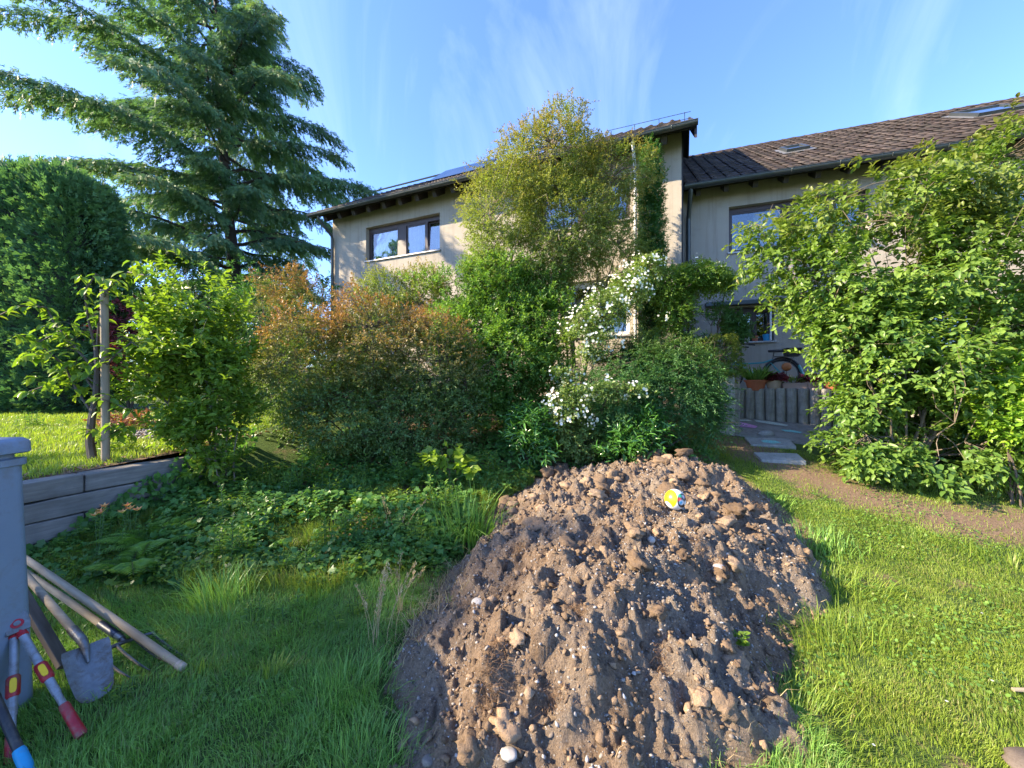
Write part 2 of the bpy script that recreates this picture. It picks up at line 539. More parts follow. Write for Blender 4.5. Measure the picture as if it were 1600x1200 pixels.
# templates: x = width, y = along the leaf, z = leaf normal
LEAF2 = T([(0, 0, 0), (-.5, .42, .10), (0, 1, -.06), (.5, .42, .10)], [(0, 2, 1), (0, 3, 2)])
LEAF4 = T([(0, 0, 0), (-.42, .28, .10), (-.34, .68, .05), (0, 1, -.14), (.34, .68, .05), (.42, .28, .10), (0, .5, 0)],
          [(0, 6, 1), (1, 6, 2), (2, 6, 3), (3, 6, 4), (4, 6, 5), (5, 6, 0)])
ROUND = T([(0, 0, 0), (-.5, .12, .06), (-.55, .6, .05), (0, 1, -.08), (.55, .6, .05), (.5, .12, .06), (0, .45, -.03)],
          [(0, 6, 1), (1, 6, 2), (2, 6, 3), (3, 6, 4), (4, 6, 5), (5, 6, 0)])
IVY = T([(0, .05, 0), (-.55, .0, .02), (-.3, .38, .03), (-.5, .62, .0), (0, 1, -.05), (.5, .62, .0), (.3, .38, .03), (.55, 0, .02)],
        [(0, 2, 1), (0, 4, 2), (2, 4, 3), (0, 7, 6), (0, 6, 4), (6, 5, 4)])
SPRAY = T([(0, 0, 0), (-.06, .5, 0), (0, 1, 0), (.06, .5, 0),
           (0, .15, 0), (-.30, .42, .02), (-.16, .52, .02), (0, .15, 0), (.30, .42, .02), (.16, .52, .02),
           (0, .45, 0), (-.22, .78, .0), (-.08, .80, .0), (0, .45, 0), (.22, .78, 0), (.08, .80, 0)],
          [(0, 3, 1), (1, 3, 2), (4, 6, 5), (7, 8, 9), (10, 12, 11), (13, 14, 15)])
FLOWER = T([(0, 0, 0), (-.35, .36, .10), (0, .5, .05), (.35, .36, .10), (.5, -.05, .06), (.3, -.42, .1), (-.05, -.5, .05), (-.42, -.3, .1), (-.5, .05, .06)],
           [(0, 1, 2), (0, 2, 3), (0, 3, 4), (0, 4, 5), (0, 5, 6), (0, 6, 7), (0, 7, 8), (0, 8, 1)])


def scatter(tmpl, pos, d, n, ln, wd):
    """copies of a template: pos, direction d, normal hint n (N x 3), length ln and width wd (N)"""
    tv, tf = tmpl
    d = nrm(d); x = nrm(np.cross(d, n)); z = np.cross(x, d)
    k = len(tv); N = len(pos)
    V = (pos[:, None, :] + x[:, None, :] * (tv[None, :, 0, None] * wd[:, None, None])
         + d[:, None, :] * (tv[None, :, 1, None] * ln[:, None, None]) + z[:, None, :] * (tv[None, :, 2, None] * ln[:, None, None]))
    Fc = tf[None] + (np.arange(N) * k)[:, None, None]
    return V.reshape(-1, 3), Fc.reshape(-1, tf.shape[1]), k


def prisms(p0, p1, r0, r1):
    """three-sided tapering sticks"""
    N = len(p0)
    d = nrm(p1 - p0); up = np.tile([0.13, 0.2, 0.97], (N, 1)); x = nrm(np.cross(d, up)); y = np.cross(x, d)
    V = np.zeros((N, 6, 3))
    for k in range(3):
        a = 2 * math.pi * k / 3
        o = x * math.cos(a) + y * math.sin(a)
        V[:, k] = p0 + o * np.asarray(r0).reshape(-1, 1); V[:, 3 + k] = p1 + o * np.asarray(r1).reshape(-1, 1)
    q = np.array([(0, 1, 4, 3), (1, 2, 5, 4), (2, 0, 3, 5)])
    Fc = q[None] + (np.arange(N) * 6)[:, None, None]
    return V.reshape(-1, 3), Fc.reshape(-1, 4)


def L(px, py, d, rx, ry, rd, w=None):
    """a crown lobe: an ellipsoid given by where it stands and how wide it looks"""
    c = P(px, py, d); r = np.array([rx * d / F, rd, ry * d / F])
    return (c, r, w if w is not None else r[0] * r[1] * r[2])


def stems_mesh(base, lobes, g, nst, r0, wob, per_lobe=2):
    mb = MB(); ends = []
    for c, r, w in lobes:
        for k in range(per_lobe):
            b = base + np.array([g.normal(0, wob), g.normal(0, wob), -0.06])
            e = c + g.normal(0, 0.35, 3) * r
            mid = b * 0.55 + e * 0.45 + np.array([g.normal(0, .08), g.normal(0, .08), 0.12 * np.linalg.norm(e - b)])
            q = [b * (1 - t) ** 2 + mid * 2 * t * (1 - t) + e * t * t + (g.normal(0, .025, 3) if 0 < t < 1 else 0) for t in (0, .15, .3, .45, .6, .8, 1)]
            rr = r0 * g.uniform(.6, 1.1)
            mb.tube(q, [rr, rr * .9, rr * .8, rr * .7, rr * .55, rr * .4, rr * .2], 6, False)
            ends.append(np.array(q))
    return mb, ends


def plant(name, label, cat, base, lobes, ntw, lpt, leaf, wid, mat, bark='bark', seed=1, tmpl=LEAF2, twl=0.25, up=0.3, shell=(.45, 1.0),
          droop=0.15, group=None, stem_r=0.018, wob=0.06, per_lobe=2, thr=0.34, freq=1.6, flower=None, young_h=None, crown='crown', minz=None,
          shoots=0, shoot_len=0.5, nsec=0.10, flat=0.6, clumpy=True, kindpart='trunk'):
    g = np.random.default_rng(seed)
    base = np.array(base, float)
    W = np.array([l[2] for l in lobes]); W = W / W.sum()
    li = g.choice(len(lobes), ntw * 2, p=W)
    C = np.array([l[0] for l in lobes])[li]; R = np.array([l[1] for l in lobes])[li]
    dv = nrm(g.normal(0, 1, (ntw * 2, 3)))
    rad = shell[0] + (shell[1] - shell[0]) * g.random(ntw * 2) ** 0.6
    rad *= 1 + 0.24 * (noise3(dv * 2.2 + li[:, None] * 7.3, seed) - 0.5) * 2
    rad *= 1 + 0.22 * (g.random(ntw * 2) > .9) * g.random(ntw * 2)
    pos = C + dv * R * rad[:, None]
    if clumpy:
        keep = noise3(pos * freq + 31.7, seed + 3) + 0.5 * noise3(pos * freq * 3 + 11, seed + 4) > thr + 0.25
        idx = np.nonzero(keep)[0][:ntw]
    else:
        idx = np.arange(ntw)
    pos, dv, rad, R = pos[idx], dv[idx], rad[idx], R[idx]
    n = len(pos)
    out = nrm(dv / R)
    td = nrm(out * 0.8 + np.array([0, 0, up]) + g.normal(0, .45, (n, 3)))
    tl = twl * g.uniform(.6, 1.35, n)
    if shoots:
        k = g.choice(n, shoots, replace=False)
        tl[k] *= shoot_len / twl; td[k] = nrm(out[k] * .5 + np.array([0, 0, .8]) + g.normal(0, .25, (shoots, 3)))
    p0 = pos - td * tl[:, None] * .55; p1 = pos + td * tl[:, None] * .45
    # leaves along the twigs
    lp = np.full(n, lpt)
    if shoots: lp[k] = int(lpt * 2.2)
    ti = np.repeat(np.arange(n), lp)
    off = np.concatenate([[0], np.cumsum(lp)[:-1]])
    t = (np.arange(len(ti)) - off[ti] + g.random(len(ti)) * .7) / lp[ti]
    t = np.clip(0.12 + 0.92 * t, 0, 1.02)
    sag = np.zeros((len(ti), 3)); sag[:, 2] = -droop * tl[ti] * t * t
    lpos = p0[ti] + td[ti] * (tl[ti] * t)[:, None] + sag
    ph = np.arange(len(ti)) * 2.4 + g.random(len(ti)) * 1.2
    a = nrm(np.cross(td, np.array([.21, .33, .92]))); b = np.cross(td, a)
    side = a[ti] * np.cos(ph)[:, None] + b[ti] * np.sin(ph)[:, None]
    side[:, 2] *= flat
    ld = nrm(side * 0.9 + td[ti] * (0.35 + 0.7 * t)[:, None] + np.array([0, 0, -droop]) + g.normal(0, .18, (len(ti), 3)))
    ln_ = nrm(np.array([0, 0, 1.0]) + out[ti] * 0.45 + g.normal(0, .38, (len(ti), 3)))
    sz = leaf * g.uniform(.6, 1.25, len(ti)) * (1.08 - .3 * t)
    V, Fc, k_ = scatter(tmpl, lpos, ld, ln_, sz, sz * wid)
    col = np.zeros((len(ti), 3))
    col[:, 0] = np.clip(.5 * g.random(len(ti)) + .5 * noise3(lpos * 1.8, seed + 8) + .25 * (g.random(n)[ti] - .5), 0, 1)
    if young_h is not None:
        z0, z1, amt = young_h
        hh = np.clip((lpos[:, 2] - z0) / (z1 - z0), 0, 1)
        col[:, 1] = np.clip(amt * hh * np.clip((rad[ti] - .55) * 2.4, 0, 1) * (0.35 + t) * (0.4 + 1.2 * noise3(lpos * 2.1 + 5, seed + 12)) * 1.25, 0, 1)
    else:
        col[:, 1] = np.clip((t - .75) * 2.0, 0, 1) * (rad[ti] > .8) * g.random(n)[ti]
    odd = (g.random(len(ti)) > .985)
    col[:, 1] = np.maximum(col[:, 1], odd * g.uniform(.5, 1, len(ti)))
    root = empty(name, tuple(base)); tag(root, label, cat, group)
    if minz is not None:
        bad = lpos[:, 2] < minz(lpos[:, 0], lpos[:, 1]) + 0.02
        fb = np.repeat(bad, len(tmpl[1]))
        Fc = Fc[~fb]
    co = link(crown, mesh_from(crown, V - base, Fc, M[mat], False, np.repeat(col, k_, 0)), root)
    # wood
    mb, ends = stems_mesh(base, lobes, g, 3, stem_r, wob, per_lobe)
    st = mb.build(kindpart, M[bark], root, True)
    st.data.transform(Matrix.Translation(-Vector(base)))
    m = min(n, int(n * nsec), 900)
    pick = g.choice(n, m, replace=False)
    pts = np.concatenate([e[2:] for e in ends])
    near = np.argmin(((p0[pick][:, None, :] - pts[None]) ** 2).sum(2) + g.random((m, len(pts))) * .05, 1)
    s0 = pts[near]; s1 = p0[pick]
    mid = s0 * .5 + s1 * .5 + g.normal(0, .03, (m, 3)) + np.array([0, 0, .03])
    tw_r = stem_r * .22
    A = [prisms(s0, mid, np.full(m, tw_r * 1.4), np.full(m, tw_r)), prisms(mid, s1, np.full(m, tw_r), np.full(m, tw_r * .7)), prisms(p0[pick], p1[pick], np.full(m, tw_r * .7), np.full(m, tw_r * .3))]
    VV = []; FF = []; o_ = 0
    for v, f in A: VV.append(v); FF.append(f + o_); o_ += len(v)
    tag(link('twigs', mesh_from('twigs', np.concatenate(VV) - base, np.concatenate(FF), M[bark]), root), kind='stuff')
    if flower:
        fm, cnt, fs, fzone, pname = flower
        cand = np.nonzero((rad > .62) & (fzone(pos) if fzone else True))[0]
        # whole twigs bloom: clusters of flowers
        sel = g.choice(cand, min(len(cand), cnt // 6), replace=False)
        fi = np.repeat(sel, 6)
        fp = p1[fi] + g.normal(0, twl * .22, (len(fi), 3))
        fd = nrm(g.normal(0, 1, (len(fi), 3))); fn = nrm(out[fi] * .8 + np.array([0, -.5, .35]) + g.normal(0, .35, (len(fi), 3)))
        fsz = fs * g.uniform(.7, 1.3, len(fi))
        V, Fc, k_ = scatter(FLOWER, fp, np.cross(fn, fd), fn, fsz, fsz)
        fc = np.repeat(np.stack([g.random(len(fi))] * 3, 1), k_, 0); fc[:, 1] = 0
        link(pname, mesh_from(pname, V - base, Fc, M[fm], False, fc), root)
    return root


def blades(pos, h, w, lean, col, seed=0, curve=0.5):
    """grass blades: 5 verts, 3 triangles each"""
    g = np.random.default_rng(seed)
    N = len(pos)
    az = g.random(N) * 2 * math.pi
    side = np.stack([np.cos(az), np.sin(az), np.zeros(N)], 1)
    la = g.random(N) * 2 * math.pi
    ld = np.stack([np.cos(la), np.sin(la), np.zeros(N)], 1)
    if lean.ndim == 2: lv = lean
    else: lv = ld * lean[:, None]
    upv = np.array([0, 0, 1.0])
    m = pos + upv * (h * .55)[:, None] + lv * (h * (1 - curve) * .5)[:, None]
    t = pos + upv * (h * (1.0 - .35 * np.clip(np.linalg.norm(lv, axis=1), 0, 1.6)))[:, None] + lv * h[:, None]
    sw = side * (w * .5)[:, None]
    V = np.stack([pos - sw, pos + sw, m + sw * .8, m - sw * .8, t], 1).reshape(-1, 3)
    i = (np.arange(N) * 5)[:, None]
    Fc = np.concatenate([i + np.array([[0, 1, 2]]), i + np.array([[0, 2, 3]]), i + np.array([[3, 2, 4]])])
    return V, Fc, np.repeat(col, 5, 0)


# ------------------------------------------------------------------ terrain
def gz(x, y):
    x = np.asarray(x, float); y = np.asarray(y, float)
    k = 0.16 * np.log1p(np.exp(np.clip((y - 3.2) / 0.16, -40, 40)))
    k = 4.4 - 0.2 * np.log1p(np.exp(np.clip((4.4 - k) / 0.2, -40, 40)))
    z = 0.21 * k
    return z + 0.035 * (fbm2(x * .9 + 40, y * .9 + 40, 3, 3) - .5) + 0.012 * (noise2(x * 6, y * 6, 8) - .5)


def bare(x, y):
    """1 where the turf is worn down to soil"""
    path = [(3.6, 6.2), (3.8, 5.35), (4.1, 4.6), (4.5, 4.15), (5.2, 3.85), (6.8, 3.6)]
    d = np.full(np.shape(x), 9.0)
    for (ax, ay), (bx, by) in zip(path[:-1], path[1:]):
        ex, ey = bx - ax, by - ay
        t = np.clip(((x - ax) * ex + (y - ay) * ey) / (ex * ex + ey * ey), 0, 1)
        d = np.minimum(d, np.hypot(x - ax - t * ex, y - ay - t * ey))
    v = np.clip(1.15 - d / 0.68, 0, 1)
    d2 = np.hypot((x + .55) / .55, (y - 3.05) / .5)
    v = np.maximum(v, np.clip(1.1 - d2, 0, 1) * .8)
    v = np.maximum(v, np.clip((fbm2(x * 3.9 + 17, y * 3.9 + 4, 4, 66) - .62) * 6, 0, .5))
    sl = np.clip((y - 3.3) / .5, 0, 1) * (x < 3.0)
    return np.maximum(v, sl * .75)


def wall_x(y):
    """plan line of the sleeper wall"""
    return -3.9 + 0.36 * (np.asarray(y, float) - 4.18)


def uz(x, y):
    return 0.72 + 0.062 * (np.asarray(y, float) - 3.3) + 0.02 * (fbm2(np.asarray(x) * 1.3, np.asarray(y) * 1.3, 3, 5) - .5)


def grid_mesh(xs, ys, zf, cf=None, mask=None, name='ground', mat='ground'):
    X, Y = np.meshgrid(xs, ys); Z = zf(X, Y)
    V = np.stack([X, Y, Z], 2).reshape(-1, 3)
    nx = len(xs); ny = len(ys)
    i = (np.arange(ny - 1)[:, None] * nx + np.arange(nx - 1)[None]).ravel()
    Fc = np.stack([i, i + 1, i + nx + 1, i + nx], 1)
    if mask is not None:
        mk = mask(X, Y).ravel()
        Fc = Fc[mk[Fc].all(1)]
    col = None
    if cf is not None:
        col = np.zeros((len(V), 3)); col[:, 0] = cf(X, Y).ravel()
    return mesh_from(name, V, Fc, M[mat], True, col)


far = np.array([-600, -300, -150, -80, -45, -30, -22, -16, -13])
xs = np.concatenate([far, np.arange(-11, 11.01, .1), -far[::-1]])
ys = np.concatenate([far, np.arange(-11, 11.01, .1), -far[::-1]])
ground = link('ground', grid_mesh(xs, ys, gz, bare))
tag(ground, kind='structure')

# upper lawn behind the sleeper wall
uys = np.concatenate([np.arange(0.5, 9.01, .12), [10, 12, 15, 20, 30, 60]])
us = np.concatenate([[0, .1], np.arange(.25, 8, .25), [9, 11, 15, 25, 60]])
Vu = []; Cu = []
for yy in uys:
    for s_ in us:
        sk = float(np.clip((yy - 4.75) / .3, 0, 1)) * .9
        xx = wall_x(min(yy, 6.5)) - (0.165 if yy < 4.85 else 0.02) - s_ + (sk if s_ == 0 else 0)
        Vu.append((xx, yy, float(uz(xx, yy)) if s_ or sk < .05 else float(gz(xx, yy)) - .03)); Cu.append(max(np.clip(1.2 - s_ / .28, 0, 1) * (.3 if sk > .05 else 1), .95 * float(np.hypot((xx + 5.0) / .9, (yy - 5.7) / .45) < 1)))
nu = len(us)
i = (np.arange(len(uys) - 1)[:, None] * nu + np.arange(nu - 1)[None]).ravel()
cu = np.zeros((len(Vu), 3)); cu[:, 0] = Cu
upper = link('lawn_bank', mesh_from('lawn_bank', Vu, np.stack([i, i + nu, i + nu + 1, i + 1], 1), M['ground'], True, cu))
tag(upper, kind='structure')

# ------------------------------------------------------------------ earth mound
MPOLY = np.array([(-.50, 1.66), (-.70, 2.05), (-.64, 2.55), (-.50, 3.15), (-.34, 3.75), (-.12, 4.35), (.45, 4.95), (1.25, 5.25), (2.2, 5.30), (2.85, 4.95), (3.0, 4.3),
                  (2.72, 3.5), (2.30, 2.85), (1.72, 2.35), (1.36, 1.98), (1.05, 1.62), (.4, 1.38), (-.2, 1.42)])


def poly_sd(x, y):
    """signed distance, positive inside the mound's footprint"""
    d = np.full(x.shape, 99.0); ins = np.zeros(x.shape, bool)
    n = len(MPOLY)
    for k in range(n):
        ax, ay = MPOLY[k]; bx, by = MPOLY[(k + 1) % n]
        ex, ey = bx - ax, by - ay
        t = np.clip(((x - ax) * ex + (y - ay) * ey) / (ex * ex + ey * ey), 0, 1)
        d = np.minimum(d, np.hypot(x - ax - t * ex, y - ay - t * ey))
        c = ((ay > y) != (by > y)) & (x < (bx - ax) * (y - ay) / (by - ay + 1e-12) + ax)
        ins ^= c
    return np.where(ins, d, -d)


def mound_base(x, y):
    x = np.asarray(x, float); y = np.asarray(y, float)
    wx = x + .30 * (fbm2(x * 2.3 + 3, y * 2.3, 4, 21) - .5); wy = y + .30 * (fbm2(x * 2.3 + 9, y * 2.3 + 7, 3, 22) - .5)
    sd = poly_sd(wx, wy)
    t = np.clip(sd / .92, 0, 1)
    h = .475 * (1 - (1 - t) ** 1.75)
    # a saddle and two humps along the crest
    h = h * (.95 + .48 * np.exp(-(((x - 1.95) / .55) ** 2 + ((y - 4.55) / .5) ** 2)) + .07 * np.exp(-(((x - .35) / .5) ** 2 + ((y - 3.5) / .5) ** 2)))
    h = h * (1 - .36 * np.clip((y - 3.0) / 1.3, 0, 1))
    h = np.where(sd < 0, np.clip(sd * .35, -.08, 0), h)
    return h, sd


def mound_h(x, y):
    h, sd = mound_base(x, y)
    amp = np.clip(sd / .18 + .25, 0, 1)
    lump = (fbm2(x * 3.2, y * 3.2, 3, 31) - .5) * .20
    w1, v1 = worley2(x * 6.5 + .3 * noise2(x * 9, y * 9, 2), y * 6.5, 41)
    w2, v2 = worley2(x * 15, y * 15, 43)
    w3, v3 = worley2(x * 34, y * 34, 47)
    big = np.clip(.62 - w1, 0, 1) * (v1 > .42) * .135
    med = np.clip(.6 - w2, 0, 1) * (v2 > .32) * .055
    sm = np.clip(.6 - w3, 0, 1) * (v3 > .2) * .030
    fine = (fbm2(x * 60, y * 60, 2, 51) - .5) * .018
    return h + amp * (lump + big + med + sm + fine)


def mz(x, y):
    return gz(x, y) + mound_h(np.asarray(x, float), np.asarray(y, float))


mound = empty('earth_mound', (1.0, 3.0, 0.0))
tag(mound, 'big heap of loose brown earth, clods and gravel dumped on the lawn', 'mound')
MO = np.array([1.0, 3.0, 0.0])
step = .0095
mx = np.arange(-.95, 3.25, step); my = np.arange(1.15, 5.45, step)
X, Y = np.meshgrid(mx, my)
H = mound_h(X, Y); sdm = poly_sd(X, Y)
V = np.stack([X, Y, gz(X, Y) + H], 2).reshape(-1, 3) - MO
nx = len(mx)
i = (np.arange(len(my) - 1)[:, None] * nx + np.arange(nx - 1)[None]).ravel()
Fc = np.stack([i, i + 1, i + nx + 1, i + nx], 1)
ok = (sdm > -.22).ravel()
Fc = Fc[ok[Fc].all(1)]
used = np.unique(Fc); remap = np.full(len(V), -1); remap[used] = np.arange(len(used))
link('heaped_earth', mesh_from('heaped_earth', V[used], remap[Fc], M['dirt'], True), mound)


def ico(sub=1):
    import bmesh
    bm = bmesh.new(); bmesh.ops.create_icosphere(bm, subdivisions=sub, radius=1.0)
    v = np.array([p.co[:] for p in bm.verts]); f = np.array([[q.index for q in p.verts] for p in bm.faces]); bm.free()
    return v, f


I0 = ico(1); I1 = ico(2); I2 = ico(3)


def lump_mesh(name, mat, seed, rough=.35, sq=(1, 1, .7), src=None, smooth=True):
    v, f = src or I1
    v = v * (1 + rough * (noise3(v * 1.7 + seed * 3.1, seed) - .5) * 2 + rough * .6 * (noise3(v * 4.1 + seed, seed + 1) - .5) * 2 + rough * .45 * (noise3(v * 8.3 + seed, seed + 2) - .5) * 2)[:, None] * np.array(sq)
    return mesh_from(name, v, f, mat, smooth)


def mound_points(n, seed, margin=.03):
    g = np.random.default_rng(seed); out = np.zeros((0, 2))
    while len(out) < n:
        q = np.stack([g.uniform(-.75, 3.05, n), g.uniform(1.3, 5.3, n)], 1)
        q = q[poly_sd(q[:, 0], q[:, 1]) > margin]
        out = np.concatenate([out, q])
    return out[:n]


# clods large enough to pick apart: one object each
clod_meshes = [lump_mesh('clod', M['clod'], s, .44, (1, 1, .8), I2, False) for s in range(7)]
g = np.random.default_rng(91)
q = mound_points(2200, 90)
dens = .7 * noise2(q[:, 0] * 2.2, q[:, 1] * 2.2, 77) + .9 * g.random(len(q)) + .25 * np.clip(1 - np.hypot((q[:, 0] - .9) / .8, (q[:, 1] - 2.6) / .9), 0, 1)
q = q[np.argsort(-dens)][:290]
for k, (x, y) in enumerate(q):
    o = link('clod', clod_meshes[k % 7], mound)
    r = float(.014 + .060 * g.random() ** 3.2) * (1 + .15 * (y - 2))
    o.location = (x - MO[0], y - MO[1], float(mz(x, y)) + r * .10)
    o.scale = (r * g.uniform(.8, 1.3), r * g.uniform(.8, 1.3), r * g.uniform(.75, 1.1))
    o.rotation_euler = tuple(g.uniform(-.5, .5, 2)) + (g.uniform(0, 6.28),)


def strew(name, n, mat, rmin, rmax, seed, src, parent, squash=(.45, .85), power=3.0, ptsel=None, lift=.25, rough=0.25):
    """many little stones or crumbs joined in one part"""
    g = np.random.default_rng(seed)
    q = ptsel if ptsel is not None else mound_points(n, seed)
    n = len(q)
    v, f = src
    r = rmin + (rmax - rmin) * g.random(n) ** power
    base = np.stack([q[:, 0], q[:, 1], mz(q[:, 0], q[:, 1]) + r * lift], 1) - (MO if parent is mound else 0)
    a = g.random(n) * 6.28; ca, sa = np.cos(a), np.sin(a)
    sx = r * g.uniform(.8, 1.35, n); sy = r * g.uniform(.7, 1.1, n); sz = r * g.uniform(*squash, n)
    jit = 1 + rough * (g.random((n, len(v))) - .5) * 2
    lv = v[None] * jit[..., None]
    lx = lv[..., 0] * sx[:, None]; ly = lv[..., 1] * sy[:, None]; lz = lv[..., 2] * sz[:, None]
    tilt = g.normal(0, .35, n)[:, None]
    lz2 = lz + lx * tilt
    V = np.stack([lx * ca[:, None] - ly * sa[:, None], lx * sa[:, None] + ly * ca[:, None], lz2], 2) + base[:, None, :]
    Fc = f[None] + (np.arange(n) * len(v))[:, None, None]
    c = np.repeat(np.stack([g.random(n)] * 3, 1), len(v), 0)
    o = link(name, mesh_from(name, V.reshape(-1, 3), Fc.reshape(-1, 3), M[mat], False, c), parent)
    tag(o, kind='stuff')
    return o


strew('gravel', 12000, 'pebble', .0025, .0125, 101, I0, mound, power=3.5, rough=.35)
# soil and stones spilt over the grass round the foot
gs = np.random.default_rng(17)
sp = np.stack([gs.uniform(-1.15, 3.4, 9000), gs.uniform(1.2, 5.5, 9000)], 1); sps = poly_sd(sp[:, 0], sp[:, 1])
sp = sp[(sps < .03) & (sps > -.30) & (gs.random(9000) < np.exp(sps / .13) * 1.2)]
strew('spilt_soil', 0, 'clod', .004, .026, 104, I0, mound, (.6, 1.0), 3.0, ptsel=sp, rough=.5, lift=.5)
strew('crumbs', 5200, 'clod', .004, .019, 102, I0, mound, (.6, 1.0), 3.0, rough=.8)
# pale grit running down the right of the crest
gg = np.random.default_rng(5)
tt = gg.random(2600); gx = 1.05 + .75 * (tt - .3) + gg.normal(0, .13, 2600); gy = 2.1 + 1.7 * tt[::1] + gg.normal(0, .2, 2600)
gpt = np.stack([gx, gy], 1); gpt = gpt[poly_sd(gpt[:, 0], gpt[:, 1]) > .08]
strew('pale_grit', 0, 'pebble', .003, .011, 103, I0, mound, ptsel=gpt)

# single stones that stand out on the mound
for nm, px, py, r, sq, mt, lab, sd_ in [
        ('stone', 795, 1184, .031, (1.0, 1.25, .6), 'white_stone', 'large smooth whitish stone at the front foot of the earth heap', 3),
        ('stone', 1123, 894, .042, (1.0, 1.0, .85), 'pink_stone', 'rounded pinkish stone sitting high on the right slope of the earth heap', 4),
        ('stone', 747, 943, .034, (1.15, .9, .6), 'white_stone', 'flat cream stone on the left shoulder of the earth heap', 5),
        ('stone', 1018, 846, .032, (1.0, .8, .7), 'white_stone', 'pale grey stone just in front of the ball on the earth heap', 6),
        ('stone', 669, 1192, .027, (1.0, 1.0, .6), 'pebble', 'grey stone half in the grass at the left front foot of the heap', 7)]:
    # march along the pixel's ray to the surface of the mound
    for d in np.arange(1.3, 6, .01):
        p = P(px, py, d)
        if p[2] < float(mz(p[0], p[1])): break
    o = link(nm, lump_mesh('stone', M[mt], sd_ + 30, .12, sq, I2), None, (p[0], p[1], float(mz(p[0], p[1])) + r * .12))
    o.scale = (r, r, r); o.rotation_euler = (.2, -.1, sd_ * 1.3)
    tag(o, lab, 'stone')

# torn turf with dry roots on the mound
VV = []; FF = []; CC = []; off = 0
g = np.random.default_rng(61)
for px, py, n_, rr in [(762, 1075, 420, .055), (1030, 1047, 320, .045), (865, 1100, 260, .045), (810, 858, 240, .06), (1090, 850, 260, .07), (980, 790, 200, .07), (1185, 800, 160, .06), (770, 1010, 200, .05), (900, 960, 160, .05)]:
    for d in np.arange(1.3, 6, .01):
        p = P(px, py, d)
        if p[2] < float(mz(p[0], p[1])): break
    q = p[None, :2] + g.normal(0, rr * .6, (n_, 2))
    pos = np.stack([q[:, 0], q[:, 1], mz(q[:, 0], q[:, 1]) - .005], 1)
    v, f, c = blades(pos, g.uniform(.02, .055, n_), np.full(n_, .0018), g.uniform(.5, 2.2, n_), np.stack([g.random(n_)] * 3, 1), int(px))
    VV.append(v); FF.append(f + off); CC.append(c); off += len(v)
o = link('torn_roots', mesh_from('torn_roots', np.concatenate(VV) - MO, np.concatenate(FF), M['root_mat'], False, np.concatenate(CC)), mound)
tag(o, kind='stuff')

# ------------------------------------------------------------------ houses
class House:
    def __init__(s, name, label, a, perp, u0, zbase):
        """a: unit vector along the facade (to the right), perp: distance of the wall plane from the camera, u0: where local x = 0 sits"""
        s.a = np.array([a[0], a[1], 0.0]); s.a /= np.linalg.norm(s.a)
        s.n = np.array([-s.a[1], s.a[0], 0.0])           # into the house
        o = s.a * u0 + s.n * perp; o[2] = zbase
        s.o = o
        s.root = empty(name, tuple(o), math.atan2(s.a[1], s.a[0]))
        tag(s.root, label, 'house')
    def ray(s, px, py):
        d = np.array([(px - 800) / F, 1.0, (600 - py) / F]); c = np.array([0, 0, CAMZ]) - s.o
        return np.array([c @ s.a, c @ s.n, c[2]]), np.array([d @ s.a, d @ s.n, d[2]])
    def at_wall(s, px, py, y=0.0):
        c, d = s.ray(px, py); t = (y - c[1]) / d[1]; return c + d * t
    def at_roof(s, px, py):
        c, d = s.ray(px, py); k = s.pitch
        t = (s.ze + k * (c[1] + s.ov) - c[2]) / (d[2] - k * d[1]); return c + d * t
    def world(s, l): return s.o + s.a * l[0] + s.n * l[1] + np.array([0, 0, l[2]])


def facade(mb, x0, x1, z0, z1, openings, th=.30):
    xs_ = sorted({x0, x1} | {o[0] for o in openings} | {o[1] for o in openings})
    zs_ = sorted({z0, z1} | {o[2] for o in openings} | {o[3] for o in openings})
    for xa, xb in zip(xs_[:-1], xs_[1:]):
        for za, zb in zip(zs_[:-1], zs_[1:]):
            if any(o[0] <= xa and xb <= o[1] and o[2] <= za and zb <= o[3] for o in openings): continue
            mb.add([(xa, 0, za), (xb, 0, za), (xb, 0, zb), (xa, 0, zb)], [(0, 1, 2, 3)])
            mb.add([(xa, th, za), (xb, th, za), (xb, th, zb), (xa, th, zb)], [(3, 2, 1, 0)])
    for xa, xb, za, zb in openings:
        mb.add([(xa, 0, za), (xb, 0, za), (xb, th, za), (xa, th, za), (xa, 0, zb), (xb, 0, zb), (xb, th, zb), (xa, th, zb)],
               [(0, 3, 2, 1), (4, 5, 6, 7), (0, 4, 7, 3), (1, 2, 6, 5)])


def shell(h, x0, x1, z1, depth, ridge_y, ridge_z, openings):
    mb = MB(); facade(mb, x0, x1, 0, z1, openings)
    zb = z1
    for x in (x0, x1):
        f = [(x, .0, 0), (x, depth, 0), (x, depth, zb), (x, ridge_y, ridge_z), (x, .0, zb)]
        mb.add(f, [(0, 1, 2, 3, 4)] if x == x1 else [(4, 3, 2, 1, 0)])
    mb.add([(x0, depth, 0), (x1, depth, 0), (x1, depth, zb), (x0, depth, zb)], [(0, 1, 2, 3)])
    h.wall = mb.build('wall', M['plaster'], h.root)
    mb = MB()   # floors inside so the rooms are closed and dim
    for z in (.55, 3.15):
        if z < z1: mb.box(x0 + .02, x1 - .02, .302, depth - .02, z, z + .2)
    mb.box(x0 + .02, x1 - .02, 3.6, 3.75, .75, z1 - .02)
    mb.build('inner_wall', M['room'], h.root)


